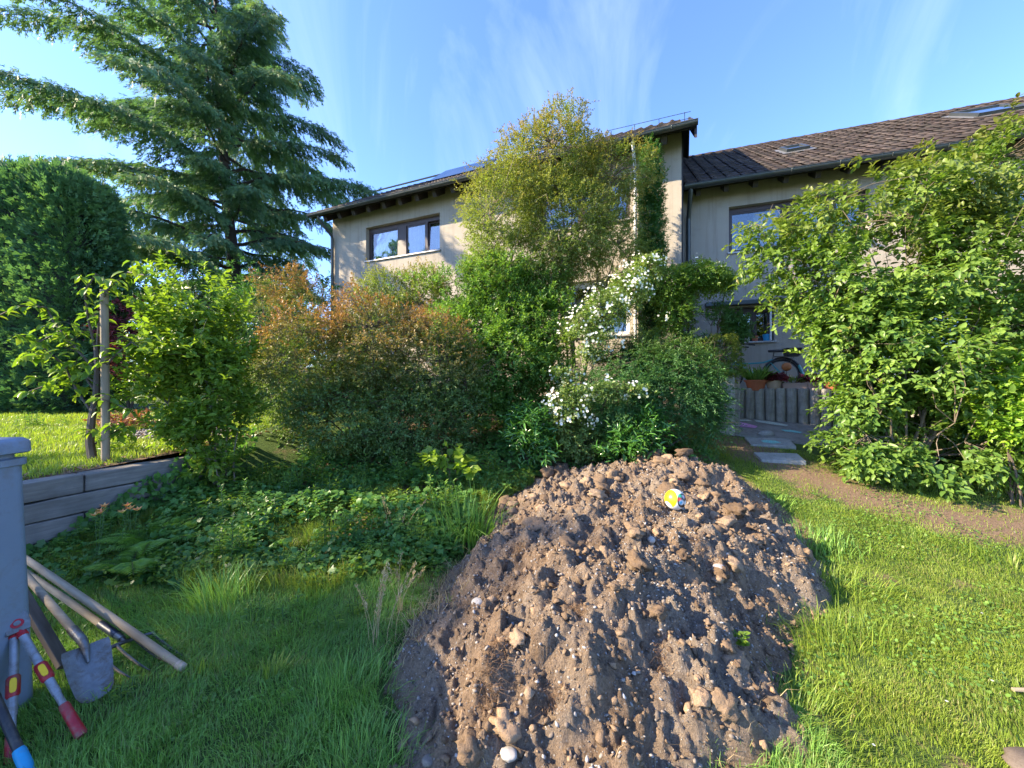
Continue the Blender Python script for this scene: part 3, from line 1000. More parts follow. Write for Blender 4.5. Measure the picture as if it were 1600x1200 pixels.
def window(h, x0, x1, z0, z1, bars, fr=M['window_frame'], rec=.14, curtain=None, name='window', top=.10, sill=True, panel=None, open_sash=None):
    """bars: list of (x, width) uprights as fractions of the opening; panes fill the fields between them"""
    w = x1 - x0; f = .055
    mb = MB()
    mb.box(x0, x1, rec, rec + .07, z1 - top, z1); mb.box(x0, x1, rec, rec + .07, z0, z0 + f)
    mb.box(x0, x0 + f, rec + .002, rec + .068, z0 + f, z1 - top); mb.box(x1 - f, x1, rec + .002, rec + .068, z0 + f, z1 - top)
    edges = [x0 + f]
    for fx, bw in bars:
        c = x0 + fx * w
        mb.box(c - bw / 2, c + bw / 2, rec - (.012 if bw > .1 else -.003), rec + .066, z0 + f, z1 - top)
        edges += [c - bw / 2, c + bw / 2]
    edges.append(x1 - f)
    win = mb.build(name, fr, h.root)
    for k in range(0, len(edges), 2):
        xa, xb = edges[k], edges[k + 1]
        # sash frame
        sm = MB(); s_ = .038; y0 = rec + .012; y1 = rec + .052
        za, zb = z0 + f + .002, z1 - top - .002; xa += .002; xb -= .002
        sm.box(xa, xa + s_, y0, y1, za, zb); sm.box(xb - s_, xb, y0, y1, za, zb)
        sm.box(xa + s_, xb - s_, y0, y1, za, za + s_); sm.box(xa + s_, xb - s_, y0, y1, zb - s_, zb)
        so = sm.build('sash', fr, win)
        pm = MB(); pm.box(xa + s_ - .004, xb - s_ + .004, rec + .028, rec + .036, za + s_ - .004, zb - s_ + .004)
        po = pm.build('pane', M['glass'], win)
        if open_sash is not None and k // 2 == open_sash:      # tilted inwards at the top
            for o in (so, po):
                o.data.transform(Matrix.Translation((0, rec + .05, za)) @ Matrix.Rotation(-.075, 4, 'X') @ Matrix.Translation((0, -rec - .05, -za)))
    if sill:
        sb = MB(); sb.box(x0 - .03, x1 + .03, -.05, rec + .01, z0 - .035, z0 + .004)
        sb.build('sill', M['sill_metal'], win, bevel=.006)
    if curtain:
        for ca, cb, yy in curtain:
            n = max(8, int((cb - ca) * w / .03)); vs_ = []; fs = []
            for q in range(n + 1):
                x = x0 + (ca + (cb - ca) * q / n) * w
                y = rec + yy + .022 * math.sin(q * 1.9) + .01 * math.sin(q * .7)
                vs_ += [(x, y, z0 - .1), (x, y, z1)]
            for q in range(n): fs.append((2 * q, 2 * q + 2, 2 * q + 3, 2 * q + 1))
            cm = MB(); cm.add(vs_, fs); cm.build('curtain', M['curtain'], win, True)
    return win


def roof(h, x0, x1, ze, pitch, ov, depth, ridge_y):
    """roof slab over both slopes; h.ze is the height of the tile plane at the eave edge (y = -ov)"""
    h.ze, h.pitch, h.ov = ze, pitch, ov
    zr = ze + pitch * (ridge_y + ov)
    t = .10
    poly = [(-ov, ze - t), (-ov, ze - .03), (ridge_y, zr - .03), (2 * ridge_y + ov, ze - .03), (2 * ridge_y + ov, ze - t), (ridge_y, zr - t)]
    mb = MB(); n = len(poly)
    mb.add([(x0, y, z) for y, z in poly] + [(x1, y, z) for y, z in poly],
           [(0, 1, 2, 5), (2, 3, 4, 5), (n + 5, n + 2, n + 1, n), (n + 5, n + 4, n + 3, n + 2), (1, n + 1, n + 2, 2), (2, n + 2, n + 3, 3), (0, 5, n + 5, n), (5, 4, n + 4, n + 5), (0, n, n + 1, 1), (3, n + 3, n + 4, 4)])
    h.roof = mb.build('roof', M['fascia'], h.root)
    return zr


TW, TLEN = .30, .345
_prof = [(0, .030), (.035, .058), (.085, .053), (.13, .014), (.21, .002), (.285, .016)]


def tile_geo():
    """one interlocking pantile: x across, y up the slope, z off the roof"""
    v = []; f = []
    n = len(_prof)
    for yy, dz in ((0, .022), (TLEN + .05, -.008)):
        for x, z in _prof: v.append((x, yy, z + dz))
    for x, z in _prof: v.append((x, .004, z - .012))
    for k in range(n - 1):
        f.append((k, k + 1, n + k + 1, n + k)); f.append((2 * n + k, 2 * n + k + 1, k + 1, k))
    return np.array(v), f


def lay_tiles(h, x0, x1, rows, max_single, visible, skip=None):
    ang = math.atan(h.pitch)
    tv, tf = tile_geo()
    R = np.array([[1, 0, 0], [0, math.cos(ang), -math.sin(ang)], [0, math.sin(ang), math.cos(ang)]])
    tv = tv @ R.T
    n = int((x1 - x0) / TW)
    spots = []
    for r in range(rows):
        for c in range(n):
            p = np.array([x0 + c * TW, -h.ov - .04, h.ze]) + R @ np.array([0, r * TLEN, 0])
            if skip and skip(p): continue
            w = h.world(p + np.array([.15, .15, .1]))
            px, py = 800 + F * w[0] / w[1], 600 - F * (w[2] - CAMZ) / w[1]
            spots.append((visible(px, py) * 1000 - w[1], p))
    spots.sort(key=lambda s_: -s_[0])
    me = mesh_from('tile', tv, np.array(tf), M['tile'])
    for _, p in spots[:max_single]:
        o = link('tile', me, h.roof, tuple(p + np.array([random.uniform(-.006, .006), random.uniform(-.008, .008), random.uniform(0, .008)])))
        o.rotation_euler = (random.uniform(-.012, .012), random.uniform(-.012, .012), random.uniform(-.018, .018))
    rest = spots[max_single:]
    if rest:
        pp = np.array([p for _, p in rest])
        pp = pp + np.stack([rng.uniform(-.004, .004, len(pp)), np.zeros(len(pp)), rng.uniform(0, .005, len(pp))], 1)
        V = (tv[None] + pp[:, None, :]).reshape(-1, 3)
        Fc = (np.array(tf)[None] + (np.arange(len(pp)) * len(tv))[:, None, None]).reshape(-1, 4)
        c = np.repeat(np.stack([rng.random(len(pp))] * 3, 1), len(tv), 0)
        o = link('tile_field', mesh_from('tile_field', V, Fc, M['tile'], False, c), h.roof); tag(o, kind='stuff')


def gutter(h, x0, x1, y, z, r=.075):
    mb = MB(); n = 10; vs_ = []; fs = []
    for x in (x0, x1):
        for rr in (r, r - .008):
            for k in range(n + 1):
                a = math.pi + math.pi * k / n
                vs_.append((x, y + rr * math.cos(a), z + rr * math.sin(a)))
    m = n + 1
    for k in range(n):
        fs.append((k, k + 1, 2 * m + k + 1, 2 * m + k)); fs.append((m + k + 1, m + k, 3 * m + k, 3 * m + k + 1))
    fs.append((0, 2 * m, 3 * m, m)); fs.append((n, m + n, 3 * m + n, 2 * m + n))
    mb.add(vs_, fs)
    for x in (x0, x1):
        mb.add([(x, y, z)] + [(x, y + r * math.cos(math.pi + math.pi * k / n), z + r * math.sin(math.pi + math.pi * k / n)) for k in range(n + 1)], [tuple(range(n + 2))])
    mb.tube([(x0, y - r, z), (x1, y - r, z)], .011, 6)
    go = mb.build('gutter', M['zinc'], h.root)
    k = x0 + .4
    while k < x1:
        b = MB(); b.tube([(k, y - r - .006 * 0, z + .006), (k, y - r * .98, z - r * .25), (k, y - r * .72, z - r * .75), (k, y, z - r - .006), (k, y + r, z - .01)], .008, 5)
        b.build('bracket', M['zinc'], go); k += .85
    return go


def downpipe(h, x, ytop, ztop, zbot, r=.045, mat='zinc'):
    mb = MB(); mb.tube([(x, ytop, ztop), (x, ytop, ztop - .08), (x, -.10, ztop - .45), (x, -.075, ztop - .55), (x, -.075, zbot)], r, 10)
    return mb.build('downpipe', M[mat], h.root, True)


def skylight(h, px0, px1, py_mid, hgt):
    a = h.at_roof(px0, py_mid); b = h.at_roof(px1, py_mid + (px0 - px1) * .16)
    x0, x1 = min(a[0], b[0]), max(a[0], b[0]); y = .5 * (a[1] + b[1]); ang = math.atan(h.pitch)
    Mx = Matrix.Translation((x0, y, h.ze + h.pitch * (y + h.ov))) @ Matrix.Rotation(ang, 4, 'X')
    w = x1 - x0; f = .07; mb = MB()
    for bx in [(0, w, -hgt / 2, -hgt / 2 + f), (0, w, hgt / 2 - f, hgt / 2), (0, f, -hgt / 2 + f, hgt / 2 - f), (w - f, w, -hgt / 2 + f, hgt / 2 - f)]:
        mb.box(bx[0], bx[1], bx[2], bx[3], .0, .13, Mx)
    so = mb.build('skylight', M['zinc'], h.roof)
    mb = MB(); mb.box(f + .002, w - f - .002, -hgt / 2 + f + .002, hgt / 2 - f - .002, .085, .10, Mx)
    mb.build('pane', M['sky_glass'], so)
    mb = MB(); mb.box(-.12, w + .12, -hgt / 2 - .16, hgt / 2 + .1, .052, .058, Mx)
    mb.build('flashing', M['lead'], so)
    return x0, x1, y


def sky_glass():
    t = NT('roof_glass')
    g = t.n('ShaderNodeBsdfGlossy'); g.inputs['Roughness'].default_value = .03; g.inputs['Color'].default_value = (.8, .85, .9, 1)
    d = t.pbr((.03, .04, .05), .2)
    m = t.n('ShaderNodeMixShader'); m.inputs[0].default_value = .55; t.l(d, m.inputs[1]); t.l(g.outputs[0], m.inputs[2])
    return t.done(m.outputs[0])


M['sky_glass'] = sky_glass()
M['lead'] = simple('lead_flashing', (.16, .16, .16), .55, .2, .2, 6)
M['solar'] = simple('dark_collector', (.015, .02, .035), .15, 0, .2, 4)

# --- the higher house, left in the picture
HL = House('terraced_house', 'taller beige house half hidden behind the yellowish tree and the shrubs', (.919, -.394), 9.27, .10, .6)
XL = -10.48
EL = 6.95 - .6
opL = [(-9.06, -6.32, 5.44 - .6, 6.50 - .6), (-3.30, -1.10, 5.44 - .6, 6.50 - .6), (-2.7, -1.1, 2.75 - .6, 4.1 - .6)]
kL = .655
zrL = roof(HL, XL - .30, .26, EL, kL, .55, 8.6, 4.3)
shell(HL, XL, 0, EL + kL * .55 - .14, 8.6, 4.3, zrL - .14, opL)
lay_tiles(HL, XL - .31, .27, 15, 0, lambda a, b: 0)
gutter(HL, XL - .32, .30, -.64, EL - .02)
for k in range(18):
    x = -.35 - k * .585
    mb = MB(); ang = math.atan(kL)
    Mx = Matrix.Translation((x, -.50, EL - .105 + kL * .05)) @ Matrix.Rotation(ang, 4, 'X')
    mb.box(-.06, .06, 0, .9, -.17, 0, Mx); mb.build('rafter', M['fascia'], HL.root)
window(HL, *opL[0], [(.475, .30), (.80, .06)], curtain=[(.0, .46, .16), (.52, .80, .2), (.82, 1.0, .2)], open_sash=2, top=.13)
window(HL, *opL[1], [(.47, .09), (.75, .05)], fr=M['window_frame'], curtain=[(.0, .9, .2)])
window(HL, *opL[2], [(.5, .07)], fr=M['white_pvc'], curtain=[(.1, .9, .2)])
downpipe(HL, XL + .06, -.60, EL - .08, 0)
downpipe(HL, -.97, -.60, EL - .08, 0, .035, 'white_pvc')
# verge: barge boards, and boards that put the gable wall's shadow into dark colour
mb = MB()
for s_ in (-1, 1):
    ya, yb = (-.55, 4.3) if s_ < 0 else (4.3, 9.15)
    za, zb = (EL, zrL) if s_ < 0 else (zrL, EL)
    mb.add([(.24, ya, za - .30), (.24, yb, zb - .30), (.24, yb, zb + .05), (.24, ya, za + .05), (.285, ya, za - .30), (.285, yb, zb - .30), (.285, yb, zb + .05), (.285, ya, za + .05)],
           [(3, 2, 1, 0), (4, 5, 6, 7), (0, 1, 5, 4), (1, 2, 6, 5), (2, 3, 7, 6), (3, 0, 4, 7)])
mb.build('barge_board', M['fascia'], HL.root)
mb = MB(); q = .012
for k in range(17):    # upright boards
    ya = .02 + k * .5; yb = ya + .485
    zz = lambda y: EL + kL * (.55 + (y if y < 4.3 else 8.6 - y)) - .16
    mb.add([(q, ya, 3.2), (q, yb, 3.2), (q, yb, zz(yb)), (q, ya, zz(ya)), (q + .02, ya, 3.2), (q + .02, yb, 3.2), (q + .02, yb, zz(yb)), (q + .02, ya, zz(ya))],
           [(3, 2, 1, 0), (4, 5, 6, 7), (0, 1, 5, 4), (1, 2, 6, 5), (2, 3, 7, 6), (3, 0, 4, 7)])
mb.build('gable_shade_boards', M['fascia'], HL.root)
skylight(HL, 636, 668, 286, .9)
mb = MB(); Mx = Matrix.Translation((-7.3, 1.4, HL.ze + kL * (1.4 + .55))) @ Matrix.Rotation(math.atan(kL) + .12, 4, 'X')
mb.box(0, 1.9, -.6, .7, .12, .20, Mx); mb.build('solar_panel', M['solar'], HL.roof)
mb = MB()   # snow guard above the eave
for zz in (.28, .42):
    mb.tube([(-1.6, -.15, EL + kL * .4 + zz - .12), (.18, -.15, EL + kL * .4 + zz - .16)], .006, 6)
for k in range(4):
    x = -1.5 + k * .52
    mb.tube([(x, -.02, EL + kL * .5), (x, -.15, EL + kL * .4 + .28)], .007, 5)
mb.build('snow_guard', M['zinc'], HL.roof)

# --- the lower house on the right
HR = House('terraced_house', 'lower beige house with brown tiled roof, bicycle and flower pots in front', (.944, -.33), 10.4, .0, .6)
ER = 6.24 - .6
a0 = .86
opR = [(1.87, 4.55, 4.74 - .6, 5.84 - .6), (1.80, 2.80, 2.60 - .6, 3.42 - .6), (4.3, 6.4, 1.5 - .6, 3.6 - .6), (6.3, 8.4, 4.74 - .6, 5.84 - .6)]
kR = .675
zrR = roof(HR, a0 - .02, 12.2, ER, kR, .50, 9.0, 4.25)
shell(HR, a0, 12.0, ER + kR * .5 - .14, 8.5, 4.25, zrR - .14, opR)
s1 = skylight(HR, 1222, 1258, 240, .75)
s2 = skylight(HR, 1500, 1590, 186, 1.15)


def skipR(p):
    for (xa, xb, y), hh in ((s1, .55), (s2, .75)):
        if xa - .22 < p[0] < xb - .08 and abs(p[1] + .12 - y) < hh * .72: return True
    return False


lay_tiles(HR, a0, 12.2, 17, 300, lambda px, py: float(1060 < px < 1600 and py < 300), skipR)
mb = MB()
for k in range(38):
    x = a0 + k * .30
    Mx = Matrix.Translation((x, 4.25, zrR + .01))
    mb.tube([(x, 4.25, zrR - .015), (x + .31, 4.25, zrR + .005)], .085 + .006 * (k % 2), 8)
mb.build('ridge_tiles', M['tile'], HR.roof)
gutter(HR, a0 - .02, 12.25, -.60, ER - .02, .085)
for k in range(20):
    x = a0 + .3 + k * .585
    mb = MB(); Mx = Matrix.Translation((x, -.45, ER - .105 + kR * .05)) @ Matrix.Rotation(math.atan(kR), 4, 'X')
    mb.box(-.05, .05, 0, .8, -.14, 0, Mx); mb.build('rafter', M['fascia'], HR.root)
window(HR, *opR[0], [(.435, .06), (.50, .22), (.78, .06)], curtain=[(.22, .43, .2), (.55, .95, .2)])
window(HR, *opR[1], [(.62, .05)], curtain=None, open_sash=1, fr=M['window_frame'])
window(HR, *opR[2], [(.5, .07)], fr=M['window_frame'], sill=False)
window(HR, *opR[3], [(.475, .22), (.78, .06)], curtain=[(.1, .45, .2)])
downpipe(HR, a0 + .12, -.56, ER - .08, 0, .05)
mb = MB(); mb.box(1.35, 3.3, -.16, -.003, 3.46 - .6, 3.56 - .6); mb.build('awning_box', M['zinc'], HR.root, bevel=.01)
mb = MB(); mb.box(2.70, 2.735, -.06, -.02, 2.61 - .6, 3.4 - .6); mb.build('open_casement', M['white_pvc'], HR.root)

# ------------------------------------------------------------------ terrace, palisade, paving
TZ = 1.47
PA = np.array([4.40, 7.80]); PB = np.array([5.90, 7.02]); pd = (PB - PA) / np.linalg.norm(PB - PA); pn = np.array([-pd[1], pd[0]])
q = [PA - pd * .15 + pn * .05, PB + pd * 3.4 + pn * .05]
wl = [HR.world(np.array([6.6, .0, 0])), HR.world(np.array([1.0, .0, 0]))]
mb = MB(); mb.extrude([tuple(q[0]), tuple(q[1]), (wl[0][0] - .01, wl[0][1] - .01), (wl[1][0] - .01, wl[1][1] - .01)], .6, TZ)
tag(mb.build('terrace', M['paver']), kind='structure')

pal = empty('palisade_wall', (PA[0], PA[1], float(gz(*PA)))); tag(pal, 'low retaining wall of round grey concrete posts below the flower pots', 'wall')
for k in range(17):
    c = PA + pd * (k * .172 + .02)
    zb = float(gz(c[0], c[1])) - .12; zt = 1.515 + random.uniform(-.008, .008)
    mb = MB(); r = .083
    mb.lathe([(r * .98, 0), (r, .02), (r, zt - zb - .015), (r * .93, zt - zb)], 18)
    o = mb.build('post', M['concrete'], pal, True)
    o.location = (c[0] - PA[0], c[1] - PA[1], zb - float(gz(*PA))); o.rotation_euler = (random.uniform(-.012, .012), random.uniform(-.012, .012), random.uniform(0, 6))

path = empty('path', (PA[0], PA[1], 0.0)); tag(path, kind='structure')
for r_ in range(3):
    for c_ in range(6):
        o_ = PA - pn * (.12 + r_ * .40) + pd * (c_ * .405 - .35 + (r_ % 2) * .08)
        if r_ == 2 and c_ < 1: continue
        vs_ = []
        for dz in (-.05, .035):
            for du, dv in ((0, 0), (.39, 0), (.39, -.385), (0, -.385)):
                w = o_ + pd * du + pn * dv
                vs_.append((w[0] - PA[0], w[1] - PA[1], float(gz(w[0], w[1])) + dz))
        mb = MB(); mb.add(vs_, [(3, 2, 1, 0), (4, 5, 6, 7), (0, 4, 5, 1), (1, 5, 6, 2), (2, 6, 7, 3), (3, 7, 4, 0)])
        # orientation may be mirrored; recalculated below
        o = mb.build('paving_slab', M['paver'], path, bevel=.008)


def chalk(name, col):
    t = NT(name); v = t.coord('Object', (1, 1, 1)); n = t.noise(v, 60, 4, .8)
    return t.done(t.pbr(t.mix(t.ramp(n, [(.40, 0.0), (.6, .7)]), col, (.27, .25, .235)), .95, 0, None, .1))


M['chalk_pink'] = chalk('pink_chalk', (.75, .30, .62)); M['chalk_white'] = chalk('white_chalk', (.62, .70, .62)); M['chalk_cyan'] = chalk('turquoise_chalk', (.22, .62, .60))


def on_ground(px, py, extra=0.0):
    for d in np.arange(1.2, 12, .01):
        p = P(px, py, d)
        if p[2] < float(gz(p[0], p[1])) + extra: break
    return p


def chalk_patch(pts, mat, parent, origin, extra):
    c = [on_ground(px, py, extra) for px, py in pts]
    m = np.mean(c, 0); n = len(c)
    mb = MB(); mb.add([(p[0] - origin[0], p[1] - origin[1], float(gz(p[0], p[1])) + extra - origin[2]) for p in c] + [(m[0] - origin[0], m[1] - origin[1], float(gz(m[0], m[1])) + extra - origin[2])],
                      [(k, (k + 1) % n, n) for k in range(n)])
    return mb.build('chalk_mark', M[mat], parent)


PO = (PA[0], PA[1], 0.0)
chalk_patch([(1146, 659), (1160, 660), (1184, 666), (1180, 669), (1160, 667), (1147, 664)], 'chalk_pink', path, PO, .043)
chalk_patch([(1178, 656), (1200, 658), (1232, 664), (1228, 666), (1205, 663), (1182, 659)], 'chalk_white', path, PO, .043)
chalk_patch([(1150, 655), (1170, 656), (1176, 658), (1156, 658)], 'chalk_white', path, PO, .043)
chalk_patch([(1220, 671), (1236, 672), (1254, 675), (1250, 677), (1226, 674)], 'chalk_cyan', path, PO, .043)


def stepping(px, py, w, dpt, rot, label):
    p = on_ground(px, py); z = float(gz(p[0], p[1]))
    rt = empty('stepping_slab', (p[0], p[1], z), rot); tag(rt, label, 'paving slab', 'stepping slabs on the way to the path')
    mb = MB(); vs_ = []
    for dz in (-.05, .045):
        for x, y in ((-w / 2, -dpt / 2), (w / 2, -dpt / 2), (w / 2 + .02, dpt / 2), (-w / 2, dpt / 2 - .01)):
            vs_.append((x, y, dz + .19 * y))
    mb.add(vs_, [(3, 2, 1, 0), (4, 5, 6, 7), (0, 1, 5, 4), (1, 2, 6, 5), (2, 3, 7, 6), (3, 0, 4, 7)])
    mb.build('slab', M['slab'], rt, bevel=.008)
    return rt, p, z


s_a, p_a, z_a = stepping(1202, 694, .62, .36, -.30, 'grey stepping slab with a splash of turquoise chalk, nearer the path')
mb = MB(); mb.add([(-.1, -.08, .05 - .015), (.02, -.12, .05 - .023), (.15, -.06, .05 - .011), (.09, .03, .05 + .0057), (-.05, .05, .05 + .0095), (-.12, .0, .05)], [(0, 1, 2, 3, 4, 5)])
mb.build('chalk_mark', M['chalk_cyan'], s_a)
stepping(1217, 718, .56, .30, -.22, 'plain grey stepping slab at the edge of the lawn')
o = link('stone', lump_mesh('stone', M['slab'], 77, .15, (1.3, .9, .6), I2), None, (on_ground(1198, 684)[0], on_ground(1198, 684)[1], float(gz(*on_ground(1198, 684)[:2])) + .06))
o.scale = (.10, .10, .10); tag(o, 'rounded grey stone lying on the chalked stepping slab', 'stone')

# gate posts at the path
for nm, px, d, w, h_, lab in [('gate_post', 1134, 6.75, .24, 1.0, 'weathered grey square gate post with a small white plate'), ('gate_post', 1149, 7.1, .13, .9, 'slim grey wooden post just behind the gate post')]:
    x = (px - 800) / F * d; zb = float(gz(x, d))
    rt = empty(nm, (x, d, zb), -.35); tag(rt, lab, 'post')
    mb = MB(); mb.box(-w / 2, w / 2, -w / 2, w / 2, -.1, h_ - .03); mb.add([(-w / 2, -w / 2, h_ - .03), (w / 2, -w / 2, h_ - .03), (w / 2, w / 2, h_ - .03), (-w / 2, w / 2, h_ - .03), (0, 0, h_)], [(0, 1, 4), (1, 2, 4), (2, 3, 4), (3, 0, 4)])
    mb.build('shaft', M['concrete'], rt, bevel=.012)
    if w > .2:
        mb = MB(); mb.box(-.06, .06, -w / 2 - .012, -w / 2 - .003, .57, .65); mb.build('plate', M['white_pvc'], rt)

# ------------------------------------------------------------------ sleeper wall
SW = empty('sleeper_wall', (float(wall_x(4.0)), 4.0, .1), -math.atan(.36)); tag(SW, 'retaining wall of stacked weathered grey timber sleepers below the raised lawn', 'wall')
zt = .74
for row in range(5):
    z1 = zt - row * .185 - SW.location.z; z0 = z1 - .178
    cuts = [-3.2, -1.05, .42, 1.05] if row % 2 else [-3.2, -.35, 1.05]
    for a_, b_ in zip(cuts[:-1], cuts[1:]):
        dx = random.uniform(-.012, .012); mb = MB()
        n = 8; vs_ = []; fs = []
        for k in range(n + 1):
            y = a_ + .006 + (b_ - a_ - .012) * k / n
            j = [random.uniform(-.011, .011) for _ in range(4)]
            vs_ += [(dx + j[0], y, z0 + .004), (dx + j[1], y, z1 + j[2] * .6), (dx - .17, y, z1 + j[3] * .6), (dx - .17, y, z0 + .004)]
        for k in range(n):
            for e in range(4): fs.append((4 * k + e, 4 * k + (e + 1) % 4, 4 * k + 4 + (e + 1) % 4, 4 * k + 4 + e))
        fs += [(0, 3, 2, 1), (4 * n, 4 * n + 1, 4 * n + 2, 4 * n + 3)]
        mb.add(vs_, fs); o = mb.build('sleeper', M['sleeper'], SW, bevel=.012)

# ------------------------------------------------------------------ foliage materials
M['lf_orange'] = leaf_mat('bronze_tipped_leaf', (.030, .060, .018), (.078, .120, .030), (.31, .16, .065), .32, .45)
M['lf_bright'] = leaf_mat('fresh_green_leaf', (.044, .086, .012), (.120, .168, .020), (.25, .29, .03), .45, .4)
M['lf_mid'] = leaf_mat('mid_green_leaf', (.034, .080, .017), (.105, .175, .030), (.20, .26, .04), .42, .42)
M['lf_yellow'] = leaf_mat('yellow_green_leaf', (.055, .088, .022), (.135, .165, .042), (.30, .20, .06), .40, .45)
M['lf_dark'] = leaf_mat('dark_evergreen_leaf', (.020, .058, .018), (.050, .108, .028), (.12, .19, .04), .3, .42)
M['lf_cedar'] = leaf_mat('cedar_needle', (.034, .076, .046), (.074, .132, .064), (.16, .21, .07), .30, .6)
M['lf_hedge'] = leaf_mat('thuja_spray', (.024, .062, .032), (.062, .118, .046), (.10, .16, .05), .3, .6)
M['lf_laurel'] = leaf_mat('glossy_laurel_leaf', (.018, .060, .014), (.05, .12, .02), (.13, .22, .03), .25, .22, 1.0, .6)
M['lf_shrub'] = leaf_mat('broad_shrub_leaf', (.034, .074, .016), (.108, .160, .026), (.20, .18, .05), .38, .38)
M['lf_olive'] = leaf_mat('olive_leaf', (.05, .085, .022), (.12, .165, .045), (.22, .15, .06), .38, .42)
M['lf_lime'] = leaf_mat('lime_leaf', (.065, .135, .012), (.145, .215, .02), (.35, .33, .03), .45, .4)
M['lf_red'] = leaf_mat('dark_red_leaf', (.045, .010, .014), (.12, .022, .028), (.18, .04, .04), .3, .45)
M['lf_ivy'] = leaf_mat('ivy_leaf', (.026, .068, .018), (.068, .138, .026), (.16, .25, .05), .35, .38)
M['lf_box'] = leaf_mat('box_leaf', (.03, .065, .012), (.09, .13, .02), (.24, .26, .04), .3, .4)
M['white_petal'] = leaf_mat('white_petal', (.29, .29, .24), (.40, .395, .36), None, .3, .5)
M['salmon'] = leaf_mat('salmon_petal', (.60, .12, .05), (.75, .28, .10), None, .3, .5)
M['pinkred'] = leaf_mat('crimson_petal', (.45, .03, .08), (.65, .10, .16), None, .3, .5)
M['dry_red'] = leaf_mat('russet_ground_leaf', (.10, .035, .022), (.18, .08, .045), None, .3, .5)


def gnd(px, d):
    x = (px - 800) / F * d
    return (x, d, float(gz(x, d)))


# ------------------------------------------------------------------ the big cedar
def cedar():
    g = np.random.default_rng(11)
    base = np.array([-11.0, 15.4, .75])
    root = empty('cedar_tree', tuple(base)); tag(root, 'huge blue-green cedar with drooping sprays towering beside the house', 'tree')
    Ht = 17.8
    mb = MB(); pts = [(0, 0, -.2)] + [(.12 * math.sin(z * .5) - .004 * z * z, .1 * math.cos(z * .4), z) for z in np.arange(1, Ht, 1.2)]
    mb.tube(pts, [.27 * (1 - .93 * k / len(pts)) + .02 for k in range(len(pts))], 9)
    mb.build('trunk', M['bark_dark'], root, True)
    lim = MB(); TP = []; TD = []; TS = []; TT = []
    nl = 92
    for k in range(nl):
        z = 1.0 + (Ht - 1.3) * (k / nl) ** 1.12
        az = k * 2.39996 + g.normal(0, .25)
        fr = z / Ht
        ln = 6.0 * float(np.interp(fr, [0, .2, .45, .7, .88, 1], [.55, .85, 1.05, .95, .62, .15])) * g.uniform(.70, 1.12)
        dx, dy = math.cos(az), math.sin(az)
        if dx < -.3 and fr < .33: ln *= .66
        if dx > .2 and z < 8.5: ln *= .62     # keeps clear of the house
        if dx > .4: ln *= .95
        rise = (.34 - .10 * fr) + g.normal(0, .07)
        n = 9; q = []
        for s in range(n + 1):
            t = s / n
            q.append(np.array([-.004 * z * z + dx * ln * t, dy * ln * t, z + ln * (rise * t - .34 * t ** 2.4)]) + (g.normal(0, .05, 3) if s else 0))
        lim.tube(q, [.09 * (1 - fr * .6) * (1 - .9 * s / n) + .006 for s in range(n + 1)], 5, False)
        q = np.array(q)
        side = np.array([-dy, dx, 0])
        nb = int(ln * 15) + 6
        for b in range(nb):
            t = .12 + .88 * (b + g.random()) / nb
            i0 = min(int(t * n), n - 1); w = t * n - i0
            p = q[i0] * (1 - w) + q[i0 + 1] * w
            sg = 1 if b % 2 else -1
            bl = ln * .21 * (1.05 - t) ** .6 * g.uniform(.6, 1.2) + .18
            bd = nrm(np.array([dx, dy, 0]) * g.uniform(.5, .9) + side * sg * g.uniform(.5, 1.0) + np.array([0, 0, g.uniform(-.1, .12)]))
            m = int(bl / .10) + 2
            for s in range(m):
                u = (s + g.random()) / m
                pp = p + bd * bl * u + np.array([0, 0, -.42 * bl * u * u - .05 * g.random()])
                for _ in range(2):
                    TP.append(pp + g.normal(0, .045, 3))
                    TD.append(bd * .75 + np.array([0, 0, -.55 - .8 * g.random()]) + g.normal(0, .30, 3))
                    TS.append(g.uniform(.20, .42)); TT.append(min(1, .35 * u + .75 * t * t) * g.random())
    lim.build('limbs', M['bark_dark'], root, True)
    TP = np.array(TP); TD = np.array(TD); TS = np.array(TS); n = len(TP)
    V, Fc, k_ = scatter(SPRAY, TP, TD, nrm(np.array([0, -.3, 1.0]) + g.normal(0, .5, (n, 3))), TS, TS * .6)
    c = np.zeros((n, 3)); c[:, 0] = .6 * g.random(n) + .4 * noise3(TP * .9, 5); c[:, 1] = np.clip(np.array(TT) * 1.1 - .12, 0, 1)
    link('crown', mesh_from('crown', V, Fc, M['lf_cedar'], False, np.repeat(c, k_, 0)), root)
    print('cedar sprays', n)


cedar()


